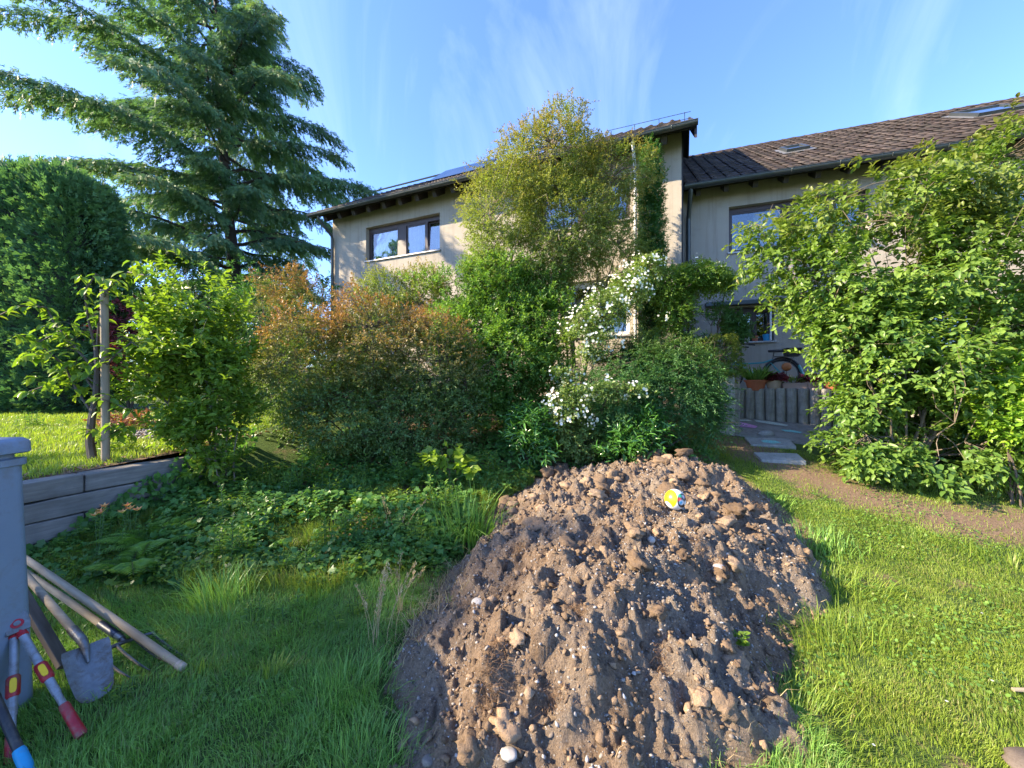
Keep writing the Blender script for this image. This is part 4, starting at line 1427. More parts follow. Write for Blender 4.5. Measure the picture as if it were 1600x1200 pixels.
# ------------------------------------------------------------------ tall clipped hedge
def hedge(name, label, x0, x1, y0, y1, zb, zt, n, seed, mat='lf_hedge', size=(.16, .34), slope=.0):
    g = np.random.default_rng(seed)
    c = np.array([(x0 + x1) / 2, (y0 + y1) / 2, zb])
    root = empty(name, tuple(c)); tag(root, label, 'hedge')
    hx, hy, hz = (x1 - x0) / 2, (y1 - y0) / 2, zt - zb
    e = 9.0

    def surf(m):
        """points on a softly rounded block"""
        a = g.uniform(-1, 1, (m, 3)); k = g.choice(3, m, p=[.3, .45, .25]); s = g.choice([-1, 1], m)
        a[np.arange(m), k] = s
        a[k == 2, 2] = 1
        r = (np.abs(a) ** e).sum(1) ** (-1 / e)
        nn = np.sign(a) * np.abs(a) ** (e - 1); nn = nrm(nn)
        return a * r[:, None], nn
    a, nn = surf(n)
    p = np.stack([a[:, 0] * hx, a[:, 1] * hy, (a[:, 2] * .5 + .5) * hz], 1)
    w = noise3(p * 1.1 + 7, seed) - .5
    p = p + nn * (w * .32 + .10 * (noise3(p * 4.0, seed + 1) - .5) + g.normal(-.03, .06, n) + .22 * (g.random(n) > .975) * (nn[:, 2] > .3))[:, None]
    p[:, 2] += slope * p[:, 0]
    d = nn * .75 + np.array([.25, 0, .55]) + g.normal(0, .33, (n, 3))
    hz_ = np.cross(d, nn) + nn * .6 + g.normal(0, .3, (n, 3))
    s = g.uniform(*size, n)
    V, Fc, k_ = scatter(SPRAY, p, d, nrm(hz_), s, s * .8)
    col = np.zeros((n, 3)); col[:, 0] = np.clip(.55 * g.random(n) + .9 * (noise3(p * 2.2, seed + 6) - .25), 0, 1); col[:, 1] = (g.random(n) > .85) * g.random(n) * .7
    link('foliage', mesh_from('foliage', V, Fc, M[mat], False, np.repeat(col, k_, 0)), root)
    # solid core added to block light, its inner shade put into a dark colour
    v, f = I2
    r = (np.abs(v) ** e).sum(1) ** (-1 / e); v = v * r[:, None]
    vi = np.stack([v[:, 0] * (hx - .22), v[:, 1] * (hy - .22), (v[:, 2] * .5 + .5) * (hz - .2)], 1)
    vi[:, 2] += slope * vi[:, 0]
    link('light_block_core', mesh_from('light_block_core', vi, f, M['hedge_core'], True), root)
    return root


M['hedge_core'] = simple('dark_core_shade', (.018, .026, .012), 1.0, 0, .5, 9)
hedge('thuja_hedge', 'tall dark clipped conifer hedge at the left edge of the raised lawn', -15.5, -8.75, 7.8, 8.7, .85, 6.0, 30000, 21, slope=-.035)

# bare twigs poking up behind the hedge
# ------------------------------------------------------------------ shrubs and trees, back to front
gzf = lambda x, y: gz(x, y)
plant('background_shrub', 'dark mass of evergreen shrub under the cedar, behind the red maple', 'shrub', gnd(250, 11.5), [L(230, 500, 11.5, 70, 80, 1.0), L(310, 520, 11.3, 70, 90, 1.0), L(370, 450, 11.6, 60, 50, .8)],
      1500, 12, .10, .5, 'lf_dark', seed=201, twl=.35, stem_r=.04)
plant('background_shrub', 'dark evergreen shrub between the cedar trunk and the house corner', 'shrub', gnd(430, 10.5), [L(400, 520, 10.5, 60, 90, 1.0), L(470, 505, 10.2, 55, 65, .9), L(510, 470, 10.6, 22, 45, .5), L(500, 560, 9.8, 60, 50, .7)],
      1500, 12, .09, .5, 'lf_dark', seed=202, twl=.3, stem_r=.04)
plant('background_shrub', 'low green shrub filling the gap behind the bronze bush', 'shrub', gnd(510, 9.0), [L(500, 562, 9.0, 62, 55, .6), L(570, 590, 8.6, 60, 50, .6)],
      900, 12, .08, .5, 'lf_mid', seed=222, twl=.25, stem_r=.03)
plant('japanese_maple', 'low dark red maple behind the staked cherry tree', 'tree', (P(200, 600, 8.4)[0], 8.4, 1.0), [L(200, 505, 8.4, 38, 42, .7), L(215, 560, 8.2, 32, 42, .6)],
      900, 12, .06, .6, 'lf_red', seed=203, twl=.2, stem_r=.03)
plant('orange_shrub', 'smaller orange-tipped shrub rising behind the big bronze bush, near the house corner', 'shrub', gnd(455, 7.3), [L(445, 440, 7.3, 48, 28, .5), L(480, 490, 7.1, 50, 60, .6), L(420, 520, 7.0, 40, 70, .6)],
      1500, 12, .045, .5, 'lf_orange', seed=204, young_h=(2.6, 3.6, 1.0), twl=.22)
plant('wispy_shrub', 'loose yellowish shrub with long shoots rising in front of the left window', 'shrub', gnd(620, 7.9), [L(610, 455, 7.9, 55, 40, .5), L(660, 450, 7.8, 45, 38, .5), L(590, 500, 7.6, 55, 50, .5)],
      1500, 12, .055, .45, 'lf_yellow', seed=205, young_h=(3.0, 4.3, .7), twl=.28, shoots=26, shoot_len=.95, up=.7)
plant('privet_shrub', 'fresh green privet-like shrub in the middle, below the yellowish tree', 'shrub', gnd(740, 7.3), [L(700, 455, 7.3, 70, 42, .7), L(780, 450, 7.2, 75, 52, .8), L(850, 440, 7.3, 45, 45, .6), L(740, 520, 7.0, 95, 60, .8), L(830, 530, 6.9, 70, 80, .7)],
      3600, 13, .072, .40, 'lf_mid', seed=206, twl=.3, up=.6, shoots=60, shoot_len=.6)
plant('evergreen_shrub', 'dark leafy shrub between the bronze bush and the white rose', 'shrub', gnd(800, 6.5), [L(790, 580, 6.5, 75, 80, .7), L(860, 510, 6.8, 45, 60, .5), L(760, 650, 6.2, 60, 60, .6), L(860, 620, 6.3, 45, 70, .5)],
      2600, 12, .075, .48, 'lf_mid', seed=207, twl=.25)
plant('yellowish_tree', 'airy multi-stemmed tree with small yellow-green leaves before the taller house', 'tree', gnd(905, 7.6),
      [L(860, 245, 7.5, 85, 60, .75), L(785, 330, 7.3, 66, 85, .75), L(880, 350, 7.4, 85, 90, .85), L(965, 265, 7.5, 60, 50, .6), L(820, 415, 7.2, 95, 52, .7), L(965, 390, 7.6, 55, 85, .5), L(880, 190, 7.6, 48, 30, .45), L(760, 420, 7.1, 40, 50, .5)],
      8200, 13, .052, .46, 'lf_yellow', 'bark_pale', seed=208, young_h=(3.8, 6.8, .6), twl=.26, up=.15, stem_r=.030, per_lobe=1, shoots=90, shoot_len=.6, thr=.25, wob=.10, nsec=.07)
plant('columnar_yew', 'slim dark columnar yew against the pillar of the taller house', 'tree', gnd(1018, 8.1), [L(1017, 245, 8.15, 15, 32, .18), L(1017, 300, 8.15, 20, 55, .23), L(1018, 380, 8.15, 22, 75, .27), L(1020, 470, 8.1, 24, 80, .28)],
      2600, 14, .07, .34, 'lf_dark', seed=209, twl=.22, up=1.7, clumpy=False, stem_r=.03, per_lobe=1, shell=(.3, 1))
plant('climbing_rose', 'arching light green climber with a gnarled trunk in front of the house corner', 'shrub', gnd(1085, 7.3), [L(1045, 445, 7.3, 42, 34, .5), L(1095, 432, 7.3, 42, 26, .5), L(1130, 442, 7.3, 24, 16, .3), L(1060, 495, 7.2, 30, 30, .4)],
      1700, 12, .06, .5, 'lf_mid', seed=210, twl=.25, young_h=(2.6, 3.8, .5), droop=.3, stem_r=.035, per_lobe=1, flower=('white_petal', 60, .05, None, 'blossoms'))
plant('dark_shrub', 'dark shrub beneath the ground-floor window, behind the clipped ball', 'shrub', gnd(1125, 7.5), [L(1115, 505, 7.55, 32, 28, .4), L(1150, 512, 7.5, 20, 25, .3), L(1090, 540, 7.3, 35, 40, .4)],
      1100, 12, .06, .5, 'lf_dark', seed=211, twl=.2)
plant('box_ball', 'rounded clipped box bush beside the gate post', 'shrub', gnd(1130, 6.95), [L(1120, 560, 6.95, 40, 38, .46), L(1108, 600, 6.95, 28, 45, .36)],
      2000, 12, .03, .6, 'lf_box', seed=212, twl=.10, shell=(.75, .98), clumpy=False, young_h=(1.9, 2.5, .9))
plant('yew_bush', 'broad dark feathery yew bush behind the earth heap', 'shrub', gnd(1020, 5.9), [L(1000, 590, 6.0, 85, 62, .7), L(1060, 600, 5.8, 60, 72, .65), L(960, 630, 5.7, 60, 65, .6), L(1040, 665, 5.5, 80, 45, .5), L(1095, 640, 5.8, 35, 55, .4), L(1010, 555, 6.2, 75, 35, .5)],
      3500, 22, .062, .24, 'lf_dark', seed=213, twl=.42, young_h=(1.8, 2.5, .9), up=.05, droop=.30, shoots=140, shoot_len=.75, flat=.35)
zone = lambda p: (p[:, 2] > 1.0)
plant('white_rose', 'sprawling rose bush covered in white blossom leaning up to the right', 'shrub', gnd(890, 5.9),
      [L(1015, 415, 6.4, 24, 22, .25), L(985, 450, 6.3, 30, 28, .3), L(945, 490, 6.1, 42, 36, .33), L(915, 530, 6.0, 42, 36, .33), L(888, 570, 5.9, 28, 34, .3), L(945, 606, 5.1, 78, 7, .12, .015), L(890, 645, 5.3, 42, 42, .3), L(905, 690, 5.3, 40, 28, .3)],
      2200, 10, .048, .6, 'lf_olive', seed=214, twl=.18, flower=('white_petal', 1350, .034, zone, 'blossoms'), stem_r=.016, per_lobe=1, droop=.3)
plant('bronze_bush', 'big rounded bush with bronze-orange shoot tips in the middle left', 'shrub', gnd(580, 5.7),
      [L(490, 570, 5.7, 80, 100, .8), L(590, 545, 5.8, 95, 92, .85), L(680, 575, 5.7, 78, 95, .8), L(440, 600, 5.8, 40, 90, .6), L(540, 650, 5.4, 110, 72, .7), L(650, 655, 5.4, 95, 65, .7), L(720, 620, 5.6, 45, 75, .5)],
      7600, 12, .047, .52, 'lf_orange', seed=215, young_h=(1.5, 2.9, 1.25), twl=.20, stem_r=.016, shoots=90, shoot_len=.45, thr=.26, up=.2)
plant('cherry_laurel', 'glossy laurel with long leaves left of the white rose', 'shrub', gnd(825, 5.2), [L(828, 665, 5.2, 38, 32, .35), L(835, 695, 5.1, 35, 25, .3)], 150, 9, .13, .27, 'lf_laurel', seed=216, tmpl=LEAF4, twl=.28, up=.5, stem_r=.012, clumpy=False, shell=(.2, 1))
plant('cherry_laurel', 'glossy laurel with long leaves at the back foot of the earth heap', 'shrub', gnd(1000, 5.05), [L(1000, 680, 5.1, 52, 26, .35), L(975, 700, 5.05, 45, 22, .3), L(1020, 665, 5.1, 28, 30, .25)], 190, 9, .13, .27, 'lf_laurel', seed=217, tmpl=LEAF4, twl=.28, up=.5, stem_r=.012, clumpy=False, shell=(.2, 1))
plant('hazel_sprout', 'low hazel sprout with round bright leaves above the tall grass tuft', 'plant', gnd(710, 4.55), [L(700, 712, 4.55, 42, 18, .25), L(735, 730, 4.5, 22, 16, .2)], 26, 6, .10, .85, 'lf_bright', seed=218, tmpl=ROUND, twl=.22, stem_r=.006, clumpy=False, droop=.1)
plant('upright_shrub', 'upright fresh green shrub sunlit at the end of the sleeper wall', 'shrub', gnd(345, 4.6),
      [L(300, 432, 4.6, 45, 34, .33), L(330, 480, 4.6, 52, 45, .40), L(265, 500, 4.6, 48, 40, .36), L(310, 560, 4.6, 82, 52, .48), L(250, 600, 4.6, 50, 34, .36), L(345, 630, 4.6, 48, 50, .40), L(290, 660, 4.55, 45, 38, .35), L(340, 715, 4.55, 30, 30, .28), L(225, 545, 4.6, 20, 16, .2)],
      1150, 10, .092, .52, 'lf_bright', 'bark_pale', seed=219, tmpl=LEAF4, twl=.24, up=.8, stem_r=.016, per_lobe=1, shoots=90, shoot_len=.5, thr=.36, freq=2.4, shell=(.2, 1.08))
plant('lonicera_shrub', 'huge leafy shrub filling the right side in front of the lower house', 'shrub', gnd(1420, 5.3),
      [L(1225, 405, 5.7, 58, 62, .6, .10), L(1300, 345, 5.6, 70, 62, .8, .28), L(1400, 320, 5.5, 90, 70, .9), L(1510, 285, 5.4, 95, 75, 1.0), L(1610, 250, 5.4, 80, 95, 1.0), L(1310, 440, 5.4, 85, 80, .85, .40), L(1420, 430, 5.3, 110, 100, 1.0),
       L(1550, 430, 5.2, 110, 120, 1.0), L(1345, 530, 5.2, 70, 75, .7), L(1440, 560, 5.0, 110, 95, .85), L(1560, 560, 5.0, 100, 110, .9), L(1370, 630, 4.95, 72, 65, .6), L(1460, 650, 4.8, 90, 65, .6), L(1350, 690, 4.95, 66, 34, .5), L(1430, 710, 4.75, 75, 36, .45, .9), L(1520, 700, 4.7, 80, 42, .5, 1.1), L(1600, 690, 4.65, 60, 45, .5, .8), L(1380, 712, 4.85, 60, 26, .4, .5), L(1190, 372, 5.8, 42, 34, .4), L(1680, 450, 5.2, 90, 150, 1.0), L(1290, 500, 5.4, 45, 45, .5), L(1430, 640, 5.35, 90, 60, .45, .9), L(1540, 640, 5.3, 80, 60, .45, .8)],
      6900, 10, .100, .56, 'lf_shrub', 'bark_pale', seed=220, tmpl=LEAF4, twl=.30, up=.1, stem_r=.022, per_lobe=1, droop=.35, thr=.36, freq=1.3, shoots=190, shoot_len=.6, young_h=(2.6, 5.2, .6), wob=.13)
plant('lime_shrub', 'bright lime-green shrub at the right edge beneath the huge shrub', 'shrub', gnd(1585, 4.35), [L(1580, 640, 4.35, 48, 62, .35), L(1560, 600, 4.4, 30, 25, .25), L(1620, 620, 4.3, 50, 80, .4)],
      620, 10, .065, .55, 'lf_lime', seed=221, tmpl=LEAF4, twl=.2, up=.5, stem_r=.01, thr=.25)


# staked young cherry, explicit limbs
def cherry():
    g = np.random.default_rng(33)
    b = np.array([-4.50, 4.12, float(uz(-4.5, 4.12))])
    root = empty('cherry_tree', tuple(b)); tag(root, 'young cherry tree with long drooping leaves beside the wooden stake', 'tree')
    d = 4.12
    limbs = [[(146, 728), (140, 690), (143, 655), (150, 620), (152, 580), (150, 540)], [(147, 650), (120, 610), (100, 570), (70, 545), (38, 560)], [(150, 580), (115, 540), (85, 505), (72, 480), (30, 478), (0, 492), (-25, 500)],
             [(150, 560), (155, 500), (165, 455), (200, 425), (235, 432)], [(150, 550), (138, 500), (132, 455), (150, 428), (170, 440)], [(150, 590), (175, 560), (205, 535), (222, 545)], [(150, 600), (120, 575), (80, 600), (45, 612)],
             [(147, 640), (170, 625), (200, 640)], [(148, 610), (130, 585), (105, 580), (90, 590)], [(115, 540), (90, 520), (60, 535)], [(140, 700), (160, 685), (185, 672)]]
    mb = MB(); LP = []; LD = []
    for k, l in enumerate(limbs):
        dd = d + (0 if k == 0 else g.normal(0, .03))
        pts = [P(px, py, dd + (g.normal(0, .16) * (i / len(l)) if k else 0)) - b for i, (px, py) in enumerate(l)]
        r = .042 if k == 0 else .012
        mb.tube(pts, [r * (1 - .6 * i / len(pts)) for i in range(len(pts))], 7, False)
        if k == 0: continue
        pts = np.array(pts)
        for i in range(len(pts) - 1):
            m = 5 if i else 2
            for q in range(m + (3 if i > 0 else 0)):
                t = g.random(); LP.append(pts[i] * (1 - t) + pts[i + 1] * t)
                a = g.random() * 6.28
                LD.append(np.array([math.cos(a), math.sin(a), -.55 + g.normal(0, .3)]))
        for q in range(6):
            LP.append(pts[-1] + g.normal(0, .02, 3)); a = g.random() * 6.28; LD.append(np.array([math.cos(a), math.sin(a), -.8]))
        # short side twigs
        for q in range(7):
            i = g.integers(0, len(pts) - 1); t = g.random(); p = pts[i] * (1 - t) + pts[i + 1] * t
            e = p + np.array([g.normal(0, .13), g.normal(0, .13), g.uniform(-.02, .14)])
            mb.tube([p, e], [.005, .002], 4, False)
            for _ in range(6):
                LP.append(p * .3 + e * .7 + g.normal(0, .025, 3)); a = g.random() * 6.28; LD.append(np.array([math.cos(a), math.sin(a), -.5 + g.normal(0, .35)]))
    mb.build('trunk', M['bark'], root, True)
    LP = np.array(LP); LD = np.array(LD); n = len(LP); s = g.uniform(.075, .14, n)
    V, Fc, k_ = scatter(LEAF4, LP, LD, nrm(np.array([0, 0, 1.0]) + g.normal(0, .3, (n, 3))), s, s * .5)
    c = np.zeros((n, 3)); c[:, 0] = g.random(n); c[:, 1] = (g.random(n) > .93) * .5
    link('crown', mesh_from('crown', V, Fc, M['lf_bright'], False, np.repeat(c, k_, 0)), root)


cherry()
sx, sy = P(165, 700, 4.10)[:2]
st = empty('stake', (sx, sy, float(uz(sx, sy)))); tag(st, 'round pale wooden stake next to the young cherry tree', 'stake')
mb = MB(); mb.tube([(0, 0, -.2), (0, 0, .5), (-.008, 0, 1.2), (-.015, 0, 1.84)], [.036, .036, .035, .034], 12); mb.build('pole', M['stake'], st, True, bevel=.003)
mb = MB(); mb.lathe([(.0355, 0), (.039, .004), (.039, .03), (.0355, .034)], 14, (-.01, 0, 1.05))
mb.tube([(-.03, .0, 1.07), (-.10, .01, 1.05)], .006, 5); mb.build('tie', M['fascia'], st, True)


# ------------------------------------------------------------------ tall unseen trees beyond the left edge, added to cast shade over the foreground
def shade_tree(x, y, hgt, ry, seed, label, n=1500, thr=.30, f0=.50, leaf=.34):
    """a tall slender tree with its crown between f0 and 1 of its height"""
    z = float(uz(x, y)); g = np.random.default_rng(seed); lobes = []
    for k in range(9):
        f_ = f0 + (.95 - f0) * k / 8; w_ = (1.0, 1.05, 1.05, 1.0, .98, .95, .92, .85, .7)[k]
        lobes.append((np.array([x + g.normal(0, .5), y + g.normal(0, .3), z + hgt * f_]), np.array([1.6 * w_, ry * w_, hgt * (.97 - f0) * .16]), 1.0))
    plant('added_shade_tree', label, 'tree', (x, y, z), lobes, n, 12, leaf, .7, 'lf_mid', seed=seed, twl=.8, stem_r=.16, per_lobe=1, thr=thr, freq=.9, group='added unseen trees shading the garden from the side', nsec=.1, wob=.05)


SHADE = [(-26.0, -3.35, 14.6, 1.7, 301, 'tall slender tree far to the left of the garden, nearest the camera', 420, .46, .50, .24), (-27.0, -0.05, 14.6, 1.5, 302, 'tall slender tree far to the left of the garden, towards the hedge', 760, .41, .50, .27)]
for a_ in SHADE: shade_tree(*a_)

# ------------------------------------------------------------------ ground cover and grass
def leaf_carpet(name, label, pts, z, size, mat, seed, lift=.06, tmpl=IVY, wid=.9, cat='ground cover'):
    g = np.random.default_rng(seed); n = len(pts)
    pos = np.stack([pts[:, 0], pts[:, 1], z + lift * g.random(n) ** 1.5 + .004], 1)
    a = g.random(n) * 6.28
    d = np.stack([np.cos(a), np.sin(a), g.normal(-.1, .3, n)], 1)
    nn = nrm(np.array([0, -.30, 1.0]) + g.normal(0, .42, (n, 3)))
    s = size * g.uniform(.55, 1.3, n)
    V, Fc, k_ = scatter(tmpl, pos, d, nn, s, s * wid)
    c = np.zeros((n, 3)); c[:, 0] = np.clip(.55 * g.random(n) + .7 * (noise2(pts[:, 0] * 2, pts[:, 1] * 2, seed) - .2), 0, 1); c[:, 1] = (g.random(n) > .88) * g.random(n)
    o = link(name, mesh_from(name, V, Fc, M[mat], False, np.repeat(c, k_, 0)))
    tag(o, label, cat, kind='stuff'); return o


g = np.random.default_rng(401)
# ivy on the left bank
q = np.stack([g.uniform(-5.0, 2.8, 60000), g.uniform(2.7, 6.8, 60000)], 1)
wx = wall_x(q[:, 1])
edge = 3.05 + .55 * (fbm2(q[:, 0] * 1.1, q[:, 1] * 1.1, 3, 9) - .5) * 2 + np.clip(q[:, 0] + 1.6, 0, 2) * .35
keep = (q[:, 0] > wx + .03) & (q[:, 1] > edge) & (poly_sd(q[:, 0], q[:, 1]) < -.05)
keep &= (noise2(q[:, 0] * 3.5, q[:, 1] * 3.5, 12) > .22) | (g.random(60000) > .8)
keep &= (fbm2(q[:, 0] * 1.6 + 5, q[:, 1] * 1.6, 3, 19) > .40) | (g.random(60000) > .78)
q = q[keep][:26000]
hump = .42 * np.clip(fbm2(q[:, 0] * 2.0, q[:, 1] * 2.0, 3, 14) - .30, 0, 1) * np.clip((q[:, 1] - 3.0) / .6, 0, 1)
leaf_carpet('ivy_bank', 'dark ivy and bramble carpet covering the shady bank below the bushes', q, gz(q[:, 0], q[:, 1]) + hump, .052, 'lf_ivy', 402, .10)
# low mixed weeds among the ivy
q2 = np.stack([g.uniform(-4.6, .6, 30000), g.uniform(2.75, 5.0, 30000)], 1)
keep = (q2[:, 0] > wall_x(q2[:, 1]) + .05) & (q2[:, 1] > 2.85 + .5 * noise2(q2[:, 0] * 2, q2[:, 1] * 2, 5)) & (poly_sd(q2[:, 0], q2[:, 1]) < -.03) & (fbm2(q2[:, 0] * 2.2, q2[:, 1] * 2.2, 3, 23) > .48)
q2 = q2[keep][:9000]
leaf_carpet('weed_carpet', 'fresh green low weeds mixed into the ivy on the bank', q2, gz(q2[:, 0], q2[:, 1]) + .10 * fbm2(q2[:, 0] * 3, q2[:, 1] * 3, 2, 14), .042, 'lf_bright', 405, .14, LEAF4, .55)
# ivy climbing over the foot of the sleeper wall
n = 1500; yy = g.uniform(2.9, 5.2, n); zz = g.random(n) ** 1.7 * (.15 + .45 * np.clip((yy - 3.4) / 1.2, 0, 1))
pos = np.stack([wall_x(yy) + .03 + .10 * g.random(n), yy, gz(wall_x(yy), yy) + zz], 1)
nn = nrm(np.array([.9, -.3, .5]) + g.normal(0, .4, (n, 3))); dd = nrm(g.normal(0, 1, (n, 3)) + np.array([0, 0, -.5])); s = .06 * g.uniform(.6, 1.3, n)
V, Fc, k_ = scatter(IVY, pos, dd, nn, s, s * .9); c = np.zeros((n, 3)); c[:, 0] = g.random(n)
o = link('ivy_on_wall', mesh_from('ivy_on_wall', V, Fc, M['lf_ivy'], False, np.repeat(c, k_, 0))); tag(o, 'ivy climbing over the foot of the sleeper wall', 'ivy', kind='stuff')
# ivy below the huge right shrub
q = np.stack([g.uniform(3.4, 8.5, 30000), g.uniform(3.6, 6.6, 30000)], 1)
e0 = np.interp(q[:, 0], [3.4, 4.5, 4.8, 5.2, 5.8, 6.4, 8.5], [9, 6.6, 5.7, 5.15, 4.75, 4.5, 4.25]) + .25 * (noise2(q[:, 0] * 3, q[:, 1] * 3, 3) - .5)
q = q[(q[:, 1] > e0) & (q[:, 1] < e0 + 1.6) & ((q[:, 1] < 5.9) | (q[:, 0] > 5.2))][:12000]
leaf_carpet('ivy_strip', 'low ivy strip under the huge shrub along the worn path', q, gz(q[:, 0], q[:, 1]), .055, 'lf_ivy', 403, .13)


def lawn(name, label, n, xr, yr, keepf, hr, wr, seed, zf, mat='grass', lean=.55, young=.10, tone=.5):
    g = np.random.default_rng(seed)
    x = g.uniform(*xr, n); y = g.uniform(yr[0] ** .5, yr[1] ** .5, n) ** 2 if yr[0] >= 0 else g.uniform(*yr, n)
    k = keepf(x, y, g) & (fbm2(x * 4.5 + 3, y * 4.5, 3, seed + 21) + .55 * g.random(n) > .52); x, y = x[k], y[k]; n = len(x)
    pos = np.stack([x, y, zf(x, y) - .004], 1)
    tall = .55 + .9 * fbm2(x * 2.4, y * 2.4, 3, seed)
    h = g.uniform(*hr, n) * tall
    w = g.uniform(*wr, n)
    c = np.zeros((n, 3))
    c[:, 0] = np.clip(tone - .5 + .45 * g.random(n) + .75 * (fbm2(x * 3.1 + 9, y * 3.1, 3, seed + 4)) - .1, 0, 1)
    c[:, 1] = np.clip((g.random(n) > 1 - young - .35 * np.clip(fbm2(x * 2.6, y * 2.6, 3, seed + 5) - .45, 0, 1) * 2) * g.uniform(.3, 1, n), 0, 1)
    fl = noise2(x * 1.7, y * 1.7, seed + 7) * 12
    ln = g.uniform(.1, lean * 1.6, n)
    lv = np.stack([np.cos(fl + g.normal(0, 1.1, n)), np.sin(fl + g.normal(0, 1.1, n)), np.zeros(n)], 1) * ln[:, None]
    V, Fc, cc = blades(pos, h, w, lv, c, seed)
    o = link(name, mesh_from(name, V, Fc, M[mat], False, cc)); tag(o, label, 'grass', kind='stuff')
    return o


def inview(x, y, m=.25): return np.abs(x) < 1.3334 * y + m
def off_mound(x, y, m=-.03): return poly_sd(x, y) < m
def k_right(x, y, g): return inview(x, y) & off_mound(x, y) & (bare(x, y) < .35 + .75 * g.random(len(x)) ** 2.2) & (x > np.interp(y, [1.3, 2.0, 3, 4, 6], [.6, .9, 1.6, 2.2, 2.2])) & (y < np.interp(x, [3.4, 4.2, 4.9, 5.6, 6.4, 8.5], [6.9, 6.1, 5.3, 4.9, 4.6, 4.3]))
def k_left(x, y, g): return inview(x, y) & off_mound(x, y) & (x < 1.4) & (x > wall_x(y) + .05) & (y < 3.35 + .5 * (noise2(x * 3, y * 3, 6) - .5)) & (bare(x, y) < .3 + .7 * g.random(len(x)))


lawn('grass', 'short sunlit lawn to the right of the earth heap', 190000, (.4, 4.6), (1.25, 3.3), k_right, (.018, .046), (.0020, .0038), 501, gz, tone=.58)
lawn('grass', 'lawn rising towards the stepping slabs beyond the earth heap', 160000, (2.0, 6.5), (3.3, 6.6), k_right, (.022, .046), (.003, .006), 502, gz, tone=.50)
lawn('grass', 'shaded lawn in the left foreground before the tools', 190000, (-3.6, 1.4), (1.25, 3.6), k_left, (.03, .085), (.0022, .0042), 503, gz, 'grass_cool', .75, .10, .5)
lawn('grass', 'sunlit grass of the raised lawn behind the sleeper wall', 60000, (-10.5, -3.9), (3.2, 8.2), lambda x, y, g: inview(x, y) & (x < wall_x(np.minimum(y, 6.5)) - .22) & (np.hypot((x + 5.0) / .9, (y - 5.7) / .45) > 1), (.04, .09), (.005, .010), 504, uz, 'grass', .5, .06, .8)


def tuft(name, label, px, py, n, ln, spread, seed, mat='grass_cool', w=.006, cat='grass tuft', onm=False, lean=(.3, 1.1), young=.04, group=None, pos=None):
    g = np.random.default_rng(seed)
    p = pos if pos is not None else on_ground(px, py)
    zf = mz if onm else gz
    a = g.random(n) * 6.28; r = spread * np.sqrt(g.random(n))
    x = p[0] + r * np.cos(a); y = p[1] + r * np.sin(a)
    x = p[0] + (x - p[0]) * 1.3 + g.normal(0, spread * .25, n); y = p[1] + (y - p[1]) * .9 + g.normal(0, spread * .25, n)
    base = np.stack([x, y, zf(x, y) - .01], 1) - p
    ga = g.random() * 6.28
    lv = np.stack([np.cos(a), np.sin(a), np.zeros(n)], 1) * g.uniform(*lean, n)[:, None] * .7 + g.normal(0, .30, (n, 3)) * np.array([1, 1, 0]) + .35 * np.array([math.cos(ga), math.sin(ga), 0])
    # long arching blades of four segments
    L_ = ln * g.uniform(.5, 1.1, n); ww = w * g.uniform(.6, 1.2, n)
    sd = nrm(np.cross(lv + 1e-4, np.array([0, 0, 1.0])))
    rows = []
    for t in (0, .3, .6, .85, 1.0):
        c = base + np.array([0, 0, 1.0]) * (L_ * (t - .42 * np.linalg.norm(lv, axis=1) * t ** 2.4))[:, None] + lv * (L_ * .72 * t ** 1.5)[:, None]
        k = (ww * (1 - t ** 2.2) + .0004)[:, None]
        rows += [c - sd * k * .5, c + sd * k * .5]
    V = np.stack(rows, 1).reshape(-1, 3); i = (np.arange(n) * 10)[:, None, None]
    Fc = (np.array([[2 * s, 2 * s + 1, 2 * s + 3, 2 * s + 2] for s in range(4)])[None] + i).reshape(-1, 4)
    c = np.zeros((n, 3)); c[:, 0] = g.random(n); c[:, 1] = (g.random(n) < young) * g.random(n)
    o = link(name, mesh_from(name, V, Fc, M[mat], False, np.repeat(c, 10, 0)), None, tuple(p)); tag(o, label, cat, group, 'stuff' if spread > .15 else None)
    return o


lawn('grass', 'wild longer grass scattered over the bank between ivy and weeds', 60000, (-4.4, .7), (2.9, 5.0), lambda x, y, g: inview(x, y) & off_mound(x, y) & (x > wall_x(y) + .06) & (fbm2(x * 1.8 + 2, y * 1.8, 3, 33) > .50), (.08, .20), (.003, .006), 505, gz, 'grass', .9, .10, .6)
q3 = np.stack([g.uniform(-3.2, 4.6, 26000), g.uniform(1.3, 4.6, 26000)], 1)
q3 = q3[inview(q3[:, 0], q3[:, 1]) & off_mound(q3[:, 0], q3[:, 1], -.06) & (fbm2(q3[:, 0] * 2.5 + 8, q3[:, 1] * 2.5, 3, 35) > .54)][:6000]
leaf_carpet('clover', 'patches of clover and small round weeds in the lawn', q3, gz(q3[:, 0], q3[:, 1]) + .012, .016, 'lf_mid', 406, .02, ROUND, .95)
q4 = np.stack([g.uniform(-3.2, 4.8, 9000), g.uniform(1.3, 5.4, 9000)], 1)
q4 = q4[inview(q4[:, 0], q4[:, 1]) & (poly_sd(q4[:, 0], q4[:, 1]) < .1)][:3600]; n4 = len(q4)
v, f, c = blades(np.stack([q4[:, 0], q4[:, 1], mz(q4[:, 0], q4[:, 1]) + .012], 1), g.uniform(.02, .08, n4), g.uniform(.0012, .0026, n4), g.uniform(1.0, 2.4, n4), np.stack([g.random(n4), np.zeros(n4), np.zeros(n4)], 1), 67)
o = link('thatch', mesh_from('thatch', v, f, M['straw'], False, c)); tag(o, 'dead straw bits lying in the lawn', 'straw', kind='stuff')

